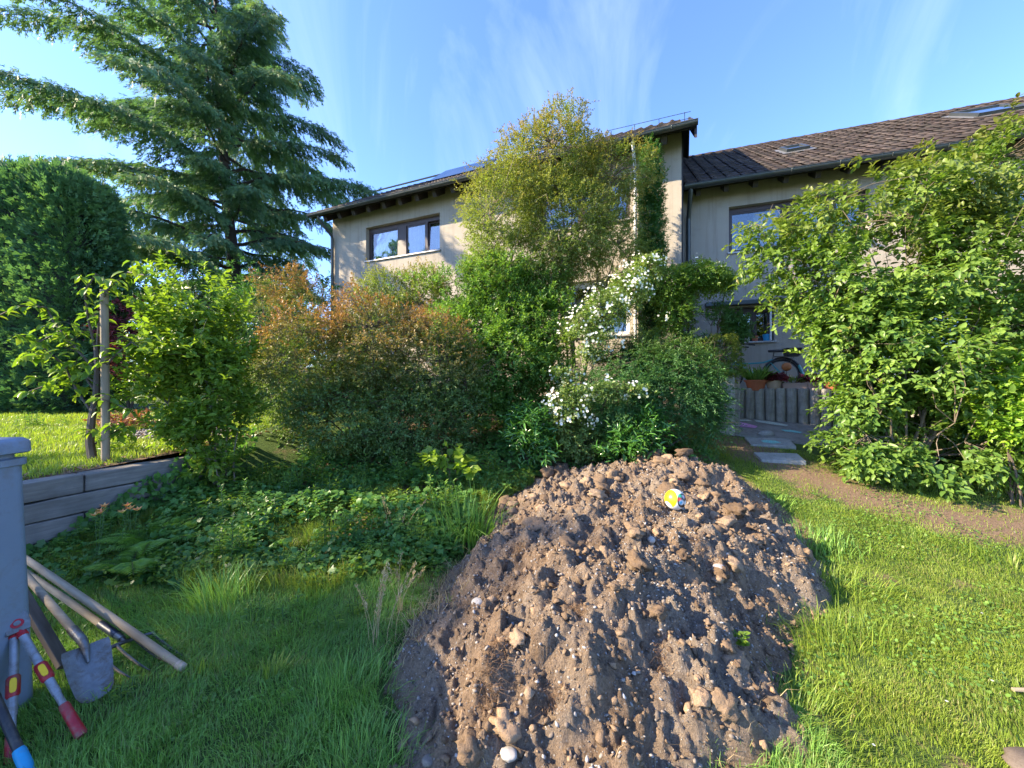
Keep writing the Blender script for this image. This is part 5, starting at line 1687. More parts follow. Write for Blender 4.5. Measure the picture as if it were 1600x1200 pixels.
TG = 'tufts of long grass in the garden'
tuft('grass_tuft', 'tall arching grass tuft left of the earth heap, largest of all', 728, 842, 260, .55, .22, 601, w=.011, group=TG)
tuft('grass_tuft', 'dark grass tuft beside the pronged garden fork', 345, 945, 190, .36, .13, 602, w=.006, group=TG)
tuft('grass_tuft', 'long grass leaning over the shady lawn in front of the bank', 330, 990, 420, .20, .36, 603, w=.004, group=TG, lean=(.7, 1.5))
tuft('grass_tuft', 'small light grass tuft in the left lawn, near the shovel blade', 428, 1060, 70, .16, .05, 604, 'grass', .006, group=TG)
tuft('grass_tuft', 'small light grass tuft in front of the metal-tipped pole', 330, 1050, 60, .13, .05, 605, 'grass', .006, group=TG)
tuft('grass_tuft', 'sunny grass tuft on the bank among leafy weeds', 500, 850, 150, .30, .14, 606, 'grass', .006, group=TG)
tuft('grass_tuft', 'long grass at the left front foot of the earth heap', 580, 1080, 300, .20, .20, 607, w=.004, group=TG)
tuft('grass_tuft', 'grass hanging over the left bottom corner of the heap', 585, 1180, 300, .15, .16, 608, w=.0035, group=TG)
tuft('grass_tuft', 'thick sunny grass along the right flank of the heap, middle', 1290, 990, 460, .17, .24, 609, 'grass', .005, group=TG)
tuft('grass_tuft', 'thick grass along the right flank of the heap, nearest the camera', 1225, 1110, 420, .13, .20, 610, 'grass', .004, group=TG)
tuft('grass_tuft', 'long grass along the right flank of the heap, upper end', 1330, 925, 300, .18, .22, 611, 'grass', .005, group=TG)
tuft('grass_tuft', 'tuft of long grass at the bottom edge, right of the heap', 1110, 1185, 260, .12, .16, 612, 'grass_cool', .0035, group=TG)
tuft('grass_tuft', 'fringe of grass behind the heap towards the slabs', 1260, 850, 380, .17, .28, 613, 'grass_cool', .006, group=TG)
tuft('grass_tuft', 'tall grass at the right edge beside the worn soil', 1570, 890, 170, .16, .26, 614, 'grass', .006, group=TG)
tuft('grass_tuft', 'fringe of grass right of the heap top, nearer the slabs', 1180, 790, 260, .15, .3, 615, 'grass_cool', .006, group=TG)
tuft('grass_tuft', 'wild grass on the bank under the bronze bush', 430, 770, 120, .35, .16, 616, 'grass', .006, group=TG)
tuft('grass_tuft', 'wild grass near the upright shrub on the bank', 545, 775, 120, .3, .16, 617, 'grass_cool', .006, group=TG)
tuft('grass_tuft', 'tiny green grass patch growing on the left shoulder of the heap', 695, 965, 40, .07, .03, 618, 'grass', .004, onm=True, pos=np.array([-.43, 2.5, float(mz(-.43, 2.5))]), group=TG)


# dry seed stalks
def stalks(label, px, py, n, ln, seed, spread=.12):
    g = np.random.default_rng(seed); p = on_ground(px, py)
    mb = MB(); P0 = []; D0 = []
    for k in range(n):
        a = g.random() * 6.28; b = np.array([math.cos(a), math.sin(a), 0]) * spread * g.random()
        le = ln * g.uniform(.6, 1.1); ld = np.array([g.normal(.12, .25), g.normal(0, .2), 0])
        q = [b + np.array([0, 0, le * t]) + ld * le * t * t for t in (0, .35, .7, 1)]
        mb.tube(q, [.0018, .0016, .0012, .0008], 4, False)
        for s in range(26):
            t = .78 + .24 * g.random(); P0.append(b + np.array([0, 0, le * t]) + ld * le * t * t + g.normal(0, .006, 3)); D0.append(np.array([0, 0, 1.0]) + ld + g.normal(0, .45, 3))
    rt = empty('dry_grass', tuple(p)); tag(rt, label, 'dry grass')
    o = mb.build('stalks', M['straw'], rt)
    a_ = o.data.color_attributes.new('Col', 'FLOAT_COLOR', 'POINT'); a_.data.foreach_set('color', np.tile([.7, 0, .5, 1], len(o.data.vertices)).astype(np.float32))
    P0 = np.array(P0); s = g.uniform(.012, .028, len(P0))
    V, Fc, k_ = scatter(LEAF2, P0, np.array(D0), nrm(g.normal(0, 1, P0.shape)), s, s * .35); c = np.repeat(np.stack([g.random(len(P0)), np.zeros(len(P0)), np.zeros(len(P0))], 1), k_, 0)
    link('seed_heads', mesh_from('seed_heads', V, Fc, M['straw'], False, c), rt)


stalks('straw-coloured seed stalks at the left shoulder of the earth heap', 595, 1005, 12, .42, 621, .10)
stalks('dry seed stalks standing just behind the others by the heap', 625, 960, 8, .36, 622, .10)
stalks('two or three dry stalks on the bank below the bronze bush', 618, 850, 4, .40, 623, .08)
VV = []; FF = []; CC = []; off = 0       # flattened straw at the heap's left edge
g = np.random.default_rng(63)
q = np.stack([g.normal(-.62, .14, 500), g.normal(2.75, .28, 500)], 1)
pos = np.stack([q[:, 0], q[:, 1], mz(q[:, 0], q[:, 1]) + .004], 1)
v, f, c = blades(pos, g.uniform(.05, .16, 500), np.full(500, .003), g.uniform(.9, 2.2, 500), np.stack([g.random(500)] * 3, 1) * np.array([1, 0, 0]), 64)
o = link('straw', mesh_from('straw', v, f, M['straw'], False, c)); tag(o, 'flattened dry straw at the left edge of the earth heap', 'straw', kind='stuff')


# ferns
def fern(label, p, nf, ln, seed, az=None):
    g = np.random.default_rng(seed); LP = []; LD = []; LS = []; mb = MB()
    for k in range(nf):
        a = az[k] if az else k * 6.28 / nf + g.normal(0, .3)
        h = np.array([math.cos(a), math.sin(a), 0]); le = ln * g.uniform(.75, 1.1)
        pt = lambda t: h * le * (.25 * t + .55 * t * t) + np.array([0, 0, le * (.95 * t - .62 * t ** 2.2)])
        mb.tube([pt(t) for t in (0, .25, .5, .75, 1)], [.003, .0026, .002, .0014, .0007], 4, False)
        sd = np.cross(h, [0, 0, 1.0])
        for s in range(24):
            t = .14 + .85 * s / 24; pl = le * .27 * math.sin(math.pi * (.12 + .86 * t)) ** .8
            tg = nrm(pt(min(1, t + .02)) - pt(t - .02))
            for sg in (-1, 1):
                LP.append(pt(t)); LD.append(sd * sg + tg * .45 + np.array([0, 0, -.12])); LS.append(pl)
    rt = empty('fern', tuple(p)); tag(rt, label, 'fern', 'ferns')
    LP = np.array(LP); LS = np.array(LS); n = len(LP)
    V, Fc, k_ = scatter(LEAF2, LP, np.array(LD), np.tile([0, 0, 1.0], (n, 1)) + g.normal(0, .1, (n, 3)), LS, LS * .22)
    c = np.zeros((n, 3)); c[:, 0] = .3 + .7 * g.random(n)
    link('fronds', mesh_from('fronds', V, Fc, M['lf_mid'], False, np.repeat(c, k_, 0)), rt)
    o = mb.build('stalk', M['bark'], rt)


fern('large fern in front of the sleeper wall', on_ground(245, 870), 7, .60, 631)
fern('second fern on the bank, lower and closer to the tools', on_ground(205, 905), 6, .5, 632)
fern('fern under the huge shrub at the worn path, right one', on_ground(1495, 735), 7, .42, 633)
fern('fern under the huge shrub, left one', on_ground(1440, 745), 6, .4, 634)


# leafy weeds
def weed(label, p, ns, hgt, leaf, seed, mat='lf_bright', spread=.14, wid=.32, tm=LEAF4, cat='weed', group='leafy weeds on the bank'):
    g = np.random.default_rng(seed); LP = []; LD = []; LS = []; mb = MB()
    for k in range(ns):
        a = g.random() * 6.28; b = np.array([math.cos(a), math.sin(a), 0]) * spread * g.random() ** .5; h = hgt * g.uniform(.5, 1.1); ld = g.normal(0, .12, 3) * np.array([1, 1, 0])
        q = [b + np.array([0, 0, h * t]) + ld * h * t for t in (0, .5, 1)]; mb.tube(q, [.0035, .003, .0015], 4, False)
        m = int(h / .035) + 3
        for s in range(m):
            t = .15 + .87 * s / m
            for o_ in (0, math.pi):
                an = s * 1.57 + o_ + g.normal(0, .3); LP.append(b + np.array([0, 0, h * t]) + ld * h * t); LD.append(np.array([math.cos(an), math.sin(an), .25 + .9 * (t > .85)])); LS.append(leaf * g.uniform(.6, 1.1) * (1.1 - .45 * t))
    rt = empty('weed', tuple(p)); tag(rt, label, cat, group)
    LP = np.array(LP); LS = np.array(LS); n = len(LP)
    V, Fc, k_ = scatter(tm, LP, np.array(LD), np.tile([0, 0, 1.0], (n, 1)) + g.normal(0, .25, (n, 3)), LS, LS * wid)
    c = np.zeros((n, 3)); c[:, 0] = g.random(n)
    link('leaves', mesh_from('leaves', V, Fc, M[mat], False, np.repeat(c, k_, 0)), rt); mb.build('stems', M['stem_green'], rt)


M['stem_green'] = simple('green_stem', (.06, .12, .03), .6)
weed('bright leafy weed catching the sun in the middle of the bank', on_ground(530, 860), 12, .34, .085, 641)
weed('leafy weed left of the sunny one on the bank', on_ground(470, 900), 10, .26, .08, 642, 'lf_mid')
weed('leafy weed right of the sunny one on the bank', on_ground(590, 880), 9, .26, .08, 643, 'lf_mid')
weed('leafy weed just left of the tall grass tuft', on_ground(640, 850), 9, .28, .075, 644, 'lf_mid')
weed('low weed near the dry stalks at the heap', on_ground(520, 980), 9, .14, .06, 645, 'lf_bright', .2)
weed('tall weed before the upright shrub', on_ground(400, 850), 8, .3, .08, 646, 'lf_mid')
weed('low weed beside the metal-tipped pole', on_ground(420, 960), 8, .12, .06, 647, 'lf_mid', .2)
gw = np.random.default_rng(90)
spots = [(gw.uniform(-4.0, -.2), gw.uniform(3.25, 5.0)) for k in range(22)]
spots = sorted((bx, by) for bx, by in spots if bx > wall_x(by) + .15 and poly_sd(np.array([bx]), np.array([by]))[0] < -.12)
NTH = 'first second third fourth fifth sixth seventh eighth ninth tenth eleventh twelfth thirteenth fourteenth fifteenth sixteenth seventeenth eighteenth nineteenth twentieth'.split()
for k, (bx, by) in enumerate(spots):
    weed(NTH[k] + ' weed rising from the bank ivy, counted from the sleeper wall towards the heap', np.array([bx, by, float(gz(bx, by)) + .02]), int(gw.integers(5, 12)), gw.uniform(.22, .48), gw.uniform(.055, .10), 900 + k, ('lf_mid', 'lf_bright', 'lf_ivy')[k % 3], gw.uniform(.1, .25), gw.uniform(.28, .5))
weed('small weed by the lopper handle', on_ground(190, 1095), 5, .11, .05, 648, 'lf_bright', .06)
weed('broad-leaved seedling in the shaded front lawn', on_ground(478, 1130), 1, .03, .07, 649, 'lf_bright', .01, .9, ROUND)
weed('bright green seedling rooted in the heap, lower right', np.array([.0, .0, .0]) + np.array([P(1152, 1020, 1)[0] * 2.12, 2.12, float(mz(P(1152, 1020, 1)[0] * 2.12, 2.12))]), 4, .07, .05, 650, 'lf_bright', .03, .5, ROUND)
weed('pale weed at the foot of the young cherry', np.array([-4.75, 4.55, float(uz(-4.75, 4.55))]), 8, .28, .10, 651, 'lf_bright', .18)
weed('low flowering weed at the left edge of the raised lawn', np.array([-7.6, 6.2, float(uz(-7.6, 6.2))]), 10, .25, .08, 652, 'lf_mid', .35)


# day lilies by the sleeper wall
def lily(label, px, py, d, seed):
    g = np.random.default_rng(seed); p = P(px, py, d); zg = float(gz(p[0], p[1])); b = np.array([p[0], p[1], zg])
    rt = empty('day_lily', tuple(b)); tag(rt, label, 'flower', 'day lilies by the sleeper wall'); h = p[2] - zg
    mb = MB(); FP = []; FD = []
    for k in range(4):
        e = np.array([g.normal(0, .05), g.normal(0, .03), h + g.normal(0, .03)]); mb.tube([(0, 0, 0), tuple(e * .5 + np.array([.01, 0, 0])), tuple(e)], [.004, .003, .002], 4, False)
        for s in range(6):
            a = s * 1.05; FP.append(e); FD.append(np.array([math.cos(a), math.sin(a) - .3, .9]))
    mb.build('stems', M['stem_green'], rt)
    FP = np.array(FP); s = np.full(len(FP), .05); V, Fc, k_ = scatter(LEAF2, FP, np.array(FD), nrm(np.array([0, 0, 1.0]) + g.normal(0, .2, FP.shape)), s, s * .4)
    c = np.repeat(np.stack([g.random(len(FP))] * 3, 1) * np.array([1, 0, 0]), k_, 0); link('petals', mesh_from('petals', V, Fc, M['salmon'], False, c), rt)


lily('salmon day lily in front of the sleeper wall, right one', 202, 797, 3.5, 661); lily('fading yellow day lily in front of the sleeper wall, left one', 150, 797, 3.35, 662)

# gravel and russet ground plants on the raised lawn
g = np.random.default_rng(77)
a = g.random(900) * 6.28; r = np.sqrt(g.random(900)); q = np.stack([-5.0 + .9 * r * np.cos(a), 5.7 + .45 * r * np.sin(a)], 1)
v, f = I0; rr = g.uniform(.012, .030, 900)
V = v[None] * rr[:, None, None] * np.array([1, 1, .6]) + np.stack([q[:, 0], q[:, 1], uz(q[:, 0], q[:, 1]) + .008], 1)[:, None, :]
c = np.repeat(np.stack([.3 + .6 * g.random(900)] * 3, 1), len(v), 0)
o = link('gravel', mesh_from('gravel', V.reshape(-1, 3), (f[None] + (np.arange(900) * len(v))[:, None, None]).reshape(-1, 3), M['pebble'], False, c)); tag(o, 'grey gravel patch on the raised lawn behind the stake', 'gravel', kind='stuff')
n = 500; q = np.stack([g.uniform(-.14, .0, n), g.uniform(-2.6, 2.4, n)], 1)
yy = 4.0 + q[:, 1]; xx = wall_x(yy) - .20 + q[:, 0] * 1.2
leaf_carpet('bark_chips', 'brown bark chips lining the top of the sleeper wall', np.stack([xx, yy], 1), uz(xx, yy) + .005, .055, 'root_mat', 78, .02, LEAF2, .5, 'bark')
plant('russet_plant', 'low russet-leaved plant beside the gravel on the raised lawn', 'plant', (-6.2, 6.2, float(uz(-6.2, 6.2))), [(np.array([-6.2, 6.2, 1.02]), np.array([.5, .25, .12]), 1)], 120, 8, .07, .5, 'dry_red', seed=79, twl=.14, clumpy=False, stem_r=.006)

# fallen bits on the lawn: small white daisies
n = 46; x = g.uniform(1.2, 5, n); y = g.uniform(1.5, 5.4, n); k = off_mound(x, y, -.1) & inview(x, y); x, y = x[k], y[k]; n = len(x)
pos = np.stack([x, y, gz(x, y) + .035], 1); s = g.uniform(.010, .018, n)
V, Fc, k_ = scatter(FLOWER, pos, np.tile([0, 1.0, 0], (n, 1)), np.tile([0, -.2, 1.0], (n, 1)), s, s)
o = link('daisies', mesh_from('daisies', V, Fc, M['white_petal'], False, np.full((n * k_, 3), .6))); tag(o, 'tiny white daisies dotted over the lawn', 'flowers', kind='stuff')

# ------------------------------------------------------------------ objects
M['bin'] = simple('blue_grey_plastic', (.19, .24, .32), .45, 0, .16, 5, .06, 120, mud=.35)
M['alu'] = simple('grey_enamelled_tube', (.30, .32, .36), .42, .35, .25, 35, mud=.6)
M['red_plastic'] = simple('red_plastic', (.36, .012, .022), .45, 0, .35, 30, .1, mud=.6)
M['yellow_plastic'] = simple('yellow_plastic', (.80, .50, .01), .35, 0, .06, 15)
M['steel'] = simple('worn_steel', (.22, .23, .235), .48, .7, .5, 18, .25, 60, mud=.9)
M['dark_steel'] = simple('dark_steel', (.13, .125, .125), .45, .8, .35, 25, .2, 60)
M['black_plastic'] = simple('black_plastic', (.018, .02, .026), .45, 0, .2, 20, mud=.4)
M['blue_plastic'] = simple('blue_rubber_grip', (.015, .28, .52), .5, 0, .15, 20, mud=.4)
M['navy'] = simple('dark_blue_sleeve', (.018, .026, .05), .45, 0, .2, 20)
M['terracotta'] = simple('terracotta', (.40, .12, .055), .75, 0, .15, 14, .1)
M['tan_pot'] = simple('tan_pot', (.45, .34, .25), .8, 0, .12, 14, .1)
M['pink_pot'] = simple('rosy_clay', (.42, .30, .26), .8, 0, .15, 14, .1)
M['blue_pot'] = simple('blue_glazed_pot', (.04, .33, .58), .3, 0, .08, 10)
M['white_pot'] = simple('white_glazed_pot', (.66, .66, .64), .35, 0, .05, 10)
M['teal'] = simple('teal_paint', (.06, .30, .34), .3, 0, .06, 10)
M['rubber'] = simple('tyre_rubber', (.02, .02, .02), .7, 0, .2, 20)
M['rust'] = simple('rusty_orange_glaze', (.42, .15, .05), .6, 0, .3, 25, .2)

# storage bin at the left edge
BX, BY = -2.76, 1.56
rt = empty('storage_bin', (BX, BY, float(gz(BX, BY))), .05); tag(rt, 'blue-grey plastic storage bin with lid at the left edge', 'bin')


def rrect(hw, r, n=5):
    p = []
    for cx, cy, a0_ in ((hw - r, hw - r, 0), (-hw + r, hw - r, 90), (-hw + r, -hw + r, 180), (hw - r, -hw + r, 270)):
        for k in range(n + 1):
            a = math.radians(a0_ + 90 * k / n); p.append((cx + r * math.cos(a), cy + r * math.sin(a)))
    return p


def loft(mb, secs):
    base = []; fs = []
    for hw, r, z in secs: base += [(x, y, z) for x, y in rrect(hw, r)]
    n = len(rrect(1, .1))
    for i in range(len(secs) - 1):
        for k in range(n): fs.append((i * n + k, i * n + (k + 1) % n, (i + 1) * n + (k + 1) % n, (i + 1) * n + k))
    fs.append(tuple(range(n - 1, -1, -1))); e = (len(secs) - 1) * n; fs.append(tuple(e + k for k in range(n)))
    mb.add(base, fs)


mb = MB(); loft(mb, [(.372, .05, 0), (.378, .055, .02), (.352, .055, 1.20), (.362, .05, 1.205), (.362, .05, 1.235), (.335, .05, 1.24), (.335, .05, 1.262)]); mb.build('body', M['bin'], rt, True)
mb = MB(); loft(mb, [(.366, .05, 1.262), (.372, .05, 1.268), (.370, .05, 1.318), (.355, .05, 1.335), (.30, .05, 1.342)]); mb.build('lid', M['bin'], rt, True)


def frame_from(p0, p1, roll=0.0):
    """matrix whose +X runs from p0 to p1"""
    x = (Vector(p1) - Vector(p0)).normalized(); z = Vector((0, 0, 1)); y = z.cross(x).normalized(); z = x.cross(y)
    m = Matrix((x, y, z)).transposed().to_4x4(); m = Matrix.Translation(Vector(p0)) @ m @ Matrix.Rotation(roll, 4, 'X'); return m


def obj_on(name, p0, p1, label, cat, roll=0.0):
    rt = empty(name, (0, 0, 0)); rt.matrix_world = frame_from(p0, p1, roll); tag(rt, label, cat); return rt


def G(px, py, h=.02):
    d = (CAMZ - h) * F / (py - 600.0); return P(px, py, d)


# shovel: blade propped on the lawn, shaft running back towards the sleeper wall
tip = G(150, 1094, .015); sho = P(132, 1008, 2.05); far_ = P(44, 905, 2.42)
sh = empty('shovel', tuple(tip)); tag(sh, 'worn steel shovel with wooden shaft propped behind the bin', 'shovel')
ax = nrm(sho - tip); bl = float(np.linalg.norm(sho - tip)); vw = nrm(np.array([0, 0, CAMZ]) - tip) + np.array([.25, .1, .25])
nz = nrm(vw - ax * (vw @ ax)); wv = np.cross(ax, nz)
mb = MB(); n = 9; m = 7; vs_ = []; fs = []
for i in range(n):
    u = i / (n - 1); hw = (.052, .066, .072, .077, .081, .084, .087, .089, .086)[i]
    for j in range(m):
        v = (j / (m - 1) - .5) * 2
        q = ax * (bl * u - (.012 * v * v if i == n - 1 else 0) + (.010 * v * v if i == 0 else 0)) - wv * v * hw + nz * (.020 * v * v - .016 * math.exp(-(v * 2.6) ** 2) * max(0, u - .35))
        vs_.append(tuple(q))
k0 = len(vs_)
vs_ += [tuple(np.array(q) - nz * .003) for q in vs_]
for i in range(n - 1):
    for j in range(m - 1):
        a = i * m + j; fs.append((a, a + 1, a + m + 1, a + m)); fs.append((k0 + a, k0 + a + m, k0 + a + m + 1, k0 + a + 1))
for i in range(n - 1):
    for j in (0, m - 1): a = i * m + j; fs.append((a, a + m, k0 + a + m, k0 + a))
for j in range(m - 1):
    fs.append((j, j + 1, k0 + j + 1, k0 + j)); a = (n - 1) * m + j; fs.append((a, a + 1, k0 + a + 1, k0 + a))
mb.add(vs_, fs); mb.build('blade', M['steel'], sh, True)
hd_ = nrm(far_ - sho); S_ = sho - tip
mb = MB(); mb.tube([tuple(S_ - ax * .10 + nz * .004), tuple(S_ - ax * .02 + nz * .012), tuple(S_ + hd_ * .04 + nz * .012), tuple(S_ + hd_ * .17 + nz * .010)], [.006, .017, .021, .0225], 12); mb.build('socket', M['steel'], sh, True)
mb = MB(); mb.tube([tuple(S_ + hd_ * .13 + nz * .010), tuple(S_ + hd_ * .7 + nz * .010), tuple(S_ + hd_ * 1.5)], [.0185, .019, .018], 12); mb.build('shaft', M['handle_wood'], sh, True)

# digging fork
head = P(196, 1003, 2.28); up_ = P(38, 893, 2.86); dirv = nrm(up_ - head); p1 = head + dirv * 1.6
fk = obj_on('garden_fork', head, p1, 'digging fork with steel prongs and dark sleeve lying by the bin', 'fork', .15)
mb = MB(); mb.tube([(-.04, -.125, 0), (-.008, -.13, 0), (.004, 0, 0), (-.008, .13, 0), (-.04, .125, 0)], [.008, .010, .012, .010, .008], 8); mb.tube([(0, 0, 0), (.05, 0, .004)], [.012, .016], 10); mb.build('yoke', M['dark_steel'], fk, True)
for yy in (-.125, -.042, .042, .125):
    mb = MB(); mb.tube([(-.0, yy, 0), (-.12, yy, -.010), (-.25, yy * .97, -.014), (-.36, yy * .95, -.006)], [.0085, .008, .007, .002], 7); mb.build('prong', M['dark_steel'], fk, True)
mb = MB(); mb.tube([(.04, 0, .004), (.10, 0, .004)], [.018, .019], 12); mb.build('collar', M['steel'], fk, True)
mb = MB(); mb.tube([(.10, 0, .004), (.30, 0, .004)], [.0205, .021], 12); mb.build('sleeve', M['navy'], fk, True)
mb = MB(); mb.tube([(.28, 0, .004), (.8, 0, .006), (1.6, 0, .004)], [.0185, .019, .018], 12); mb.build('shaft', M['handle_wood'], fk, True)

# long pole with metal tip
tip = P(287, 1044, 2.12); up_ = P(38, 872, 2.80); p1 = tip + nrm(up_ - tip) * 2.0
pl = obj_on('wooden_pole', tip, p1, 'long pale wooden tool handle with a metal-tipped end pointing at the heap', 'tool handle')
mb = MB(); mb.tube([(.03, 0, 0), (.7, 0, .004), (1.4, 0, .002), (2.0, 0, 0)], [.0195, .021, .021, .02], 12); mb.build('shaft', M['handle_wood'], pl, True)
mb = MB(); mb.tube([(0, 0, 0), (.006, 0, 0), (.05, 0, 0)], [.015, .0215, .0215], 12); mb.build('ferrule', M['tan_pot'], pl, True)

# weathered board behind the loppers
a_ = P(102, 1042, 2.05); b_ = P(36, 930, 2.25); bd = obj_on('wooden_board', a_, a_ + nrm(b_ - a_) * .75, 'weathered brown board leaning behind the loppers', 'board', .5)
mb = MB(); mb.box(0, .75, -.032, .032, -.012, .012); mb.build('plank', M['board'], bd, bevel=.004)

# loppers
pivot = P(27, 975, 1.86); e1 = G(128, 1150, .035); e2 = P(16, 1215, 1.62)
lp = empty('loppers', tuple(G(75, 1150, .0))); tag(lp, 'red and grey telescopic loppers leaning against the bin, head up', 'loppers')
lo = np.array(lp.location)
pv = pivot - lo; E1 = e1 - lo; E2 = e2 - lo
view = nrm(-(pivot - np.array([0, 0, CAMZ])))


def seg(mb, a, b, r, flat=1.0): mb.tube([tuple(a), tuple(b)], r, 10, True, flat)


for E, off_ in ((E1, np.array([.012, 0, -.03])), (E2, np.array([-.012, 0, -.03]))):
    s0 = pv + off_; d_ = nrm(E - s0); ln_ = np.linalg.norm(E - s0)
    at_ = lambda t: s0 + d_ * ln_ * t
    mb = MB(); seg(mb, at_(.02), at_(.62), .0155); h_ = mb.build('handle_tube', M['alu'], lp, True)
    mb = MB(); seg(mb, at_(.60), at_(.80), .0130); mb.build('inner_tube', M['alu'], lp, True)
    mb = MB(); mb.tube([tuple(at_(t)) for t in (.72, .74, .9, .985, 1.0)], [.0165, .0185, .0195, .021, .017], 12); mb.build('grip', M['red_plastic'], lp, True)
    mb = MB(); mb.tube([tuple(at_(t)) for t in (.34, .355, .475, .49)], [.018, .0225, .0225, .018], 12); cl = mb.build('clamp', M['red_plastic'], lp, True)
    mb = MB(); nn = view - d_ * (view @ d_); nn = nrm(nn); c0 = at_(.415) + nn * .0225; w_ = np.cross(d_, nn)
    Mx = Matrix((Vector(d_), Vector(w_), Vector(nn))).transposed().to_4x4(); Mx = Matrix.Translation(Vector(c0)) @ Mx
    mb.extrude([(x * .95, y * .34) for x, y in rrect(.032, .02)], -.004, .006, Mx); mb.build('lever', M['yellow_plastic'], cl, bevel=.0015)
    mb = MB(); mb.tube([tuple(at_(t)) for t in (-.0, .055, .06)], [.017, .020, .016], 10); mb.build('shoulder', M['red_plastic'], lp, True)
d_ = nrm(E1 + E2 - 2 * pv); nn = nrm(view - d_ * (view @ d_)); w_ = np.cross(nn, d_)
Mx = Matrix((Vector(w_), Vector(-d_), Vector(nn))).transposed().to_4x4(); Mx = Matrix.Translation(Vector(pv)) @ Mx @ Matrix.Diagonal((1.35, 1.35, 1.0, 1.0))
mb = MB(); mb.extrude([(-.026, -.03), (.026, -.03), (.030, .0), (.026, .03), (.014, .062), (-.010, .078), (-.036, .074), (-.022, .060), (-.016, .04), (-.024, .018), (-.030, .0)], -.005, .004, Mx); mb.build('blade', M['steel'], lp, bevel=.001)
mb = MB(); mb.extrude([(-.030, -.028), (-.005, -.03), (-.02, .012), (-.030, .035), (-.044, .055), (-.050, .050), (-.040, .01)], -.013, -.006, Mx); mb.build('counter_blade', M['dark_steel'], lp, bevel=.001)
mb = MB(); mb.extrude([(.016 * math.cos(k * .524), .016 * math.sin(k * .524)) for k in range(12)], .004, .009, Mx); pvt = mb.build('pivot', M['red_plastic'], lp, bevel=.001)
mb = MB(); mb.extrude([(.009 * math.cos(k * .524), .009 * math.sin(k * .524)) for k in range(12)], .009, .013, Mx); mb.build('bolt', M['steel'], pvt, bevel=.001)

# second tool: black shaft with a light blue grip
g1 = G(40, 1196, .03); g0 = P(-34, 1030, 1.70)
tl = obj_on('hand_tool', g1, g0, 'black-shafted garden tool with a light blue grip in the left corner', 'garden tool')
le = float(np.linalg.norm(g1 - g0)); mb = MB(); mb.tube([(.05, 0, 0), (le, 0, 0)], .0165, 12); mb.build('shaft', M['black_plastic'], tl, True)
mb = MB(); mb.tube([(-.06, 0, 0), (-.05, 0, 0), (.06, 0, 0), (.075, 0, 0)], [.019, .022, .0205, .017], 12); mb.build('grip', M['blue_plastic'], tl, True)

# ball on the heap
for d in np.arange(2.2, 6, .005):
    p = P(1056, 800, d)
    if p[2] < float(mz(p[0], p[1])): break
BR = .088
bc = P(1055, 788, d + .02); bc[2] = max(bc[2], float(mz(bc[0], bc[1])) + BR * .8)


def ball_mat():
    t = NT('printed_ball'); c = t.coord('Object'); col = None

    def spot(cc, d, r, colr, soft=.02):
        d = nrm(np.array(d, float)); dp = t.n('ShaderNodeVectorMath'); dp.operation = 'DOT_PRODUCT'; nv = t.n('ShaderNodeVectorMath'); nv.operation = 'NORMALIZE'
        t.l(c, nv.inputs[0]); t.l(nv.outputs[0], dp.inputs[0]); dp.inputs[1].default_value = tuple(d)
        f = t.ramp(dp.outputs['Value'], [(max(0, math.cos(r) - soft), 0.0), (min(1, math.cos(r) + soft), 1.0)])
        return t.mix(f, cc, colr)
    w = (.72, .72, .70)
    col = spot(w, (-.97, -.32, .25), 1.02, (.70, .60, .015))
    col = spot(col, (-.9, -.3, -.6), .45, w)
    col = spot(col, (.50, -.85, .12), .74, (.015, .012, .015))
    col = spot(col, (.12, -.85, .62), .20, (.03, .35, .20))
    col = spot(col, (.05, -.98, .28), .16, (.55, .05, .04))
    col = spot(col, (.22, -.97, -.02), .25, w)
    col = spot(col, (.12, -.99, -.02), .13, (.02, .33, .55))
    col = spot(col, (.68, -.72, -.12), .22, w)
    col = spot(col, (.5, -.70, .5), .12, (.6, .5, .55))
    col = spot(col, (.8, -.5, .4), .15, (.25, .05, .10))
    b = t.pbr(col, .32); return t.done(b)


M['ball'] = ball_mat()
v, f = ico(5)
o = link('ball', mesh_from('ball', v * BR, f, M['ball'], True), None, tuple(bc)); tag(o, 'yellow, white and black printed ball on top of the earth heap', 'ball')

# boulder in the corner and stick at the right edge
p = G(1592, 1190, .03)
o = link('stone', lump_mesh('stone', M['pebble'], 88, .12, (1.2, 1, .55), I2), None, (p[0] + .05, p[1] - .02, .02)); o.scale = (.085,) * 3; tag(o, 'grey field stone in the grass at the bottom right corner', 'stone')
p = G(1596, 1080, .03); mb = MB(); mb.tube([(-.03, .01, .0), (.04, 0, .004), (.12, -.02, .0)], [.010, .012, .010], 8); o = mb.build('stick', M['handle_wood'], None, True, loc=tuple(p)); tag(o, 'short brown stick lying in the grass at the right edge', 'stick')


# ------------------------------------------------------------------ terrace: pots, bicycle, sill pots
def pot(name, p, r0, r1, h, mat, label, rim=True, cat='plant pot'):
    rt = empty(name, tuple(p)); tag(rt, label, cat)
    mb = MB(); pr = [(r0, 0), (r0 + (r1 - r0) * .85, h * .82)]
    pr += [(r1 * 1.06, h * .83), (r1 * 1.08, h), (r1 * .96, h), (r1 * .93, h * .86)] if rim else [(r1, h), (r1 * .92, h), (r1 * .9, h * .88)]
    mb.lathe(pr, 24); mb.build('pot', M[mat], rt, True)
    mb = MB(); mb.lathe([(r1 * .88, h * .84), (r1 * .5, h * .88), (.01, h * .9)], 16); mb.build('soil', M['dirt'], rt)
    return rt


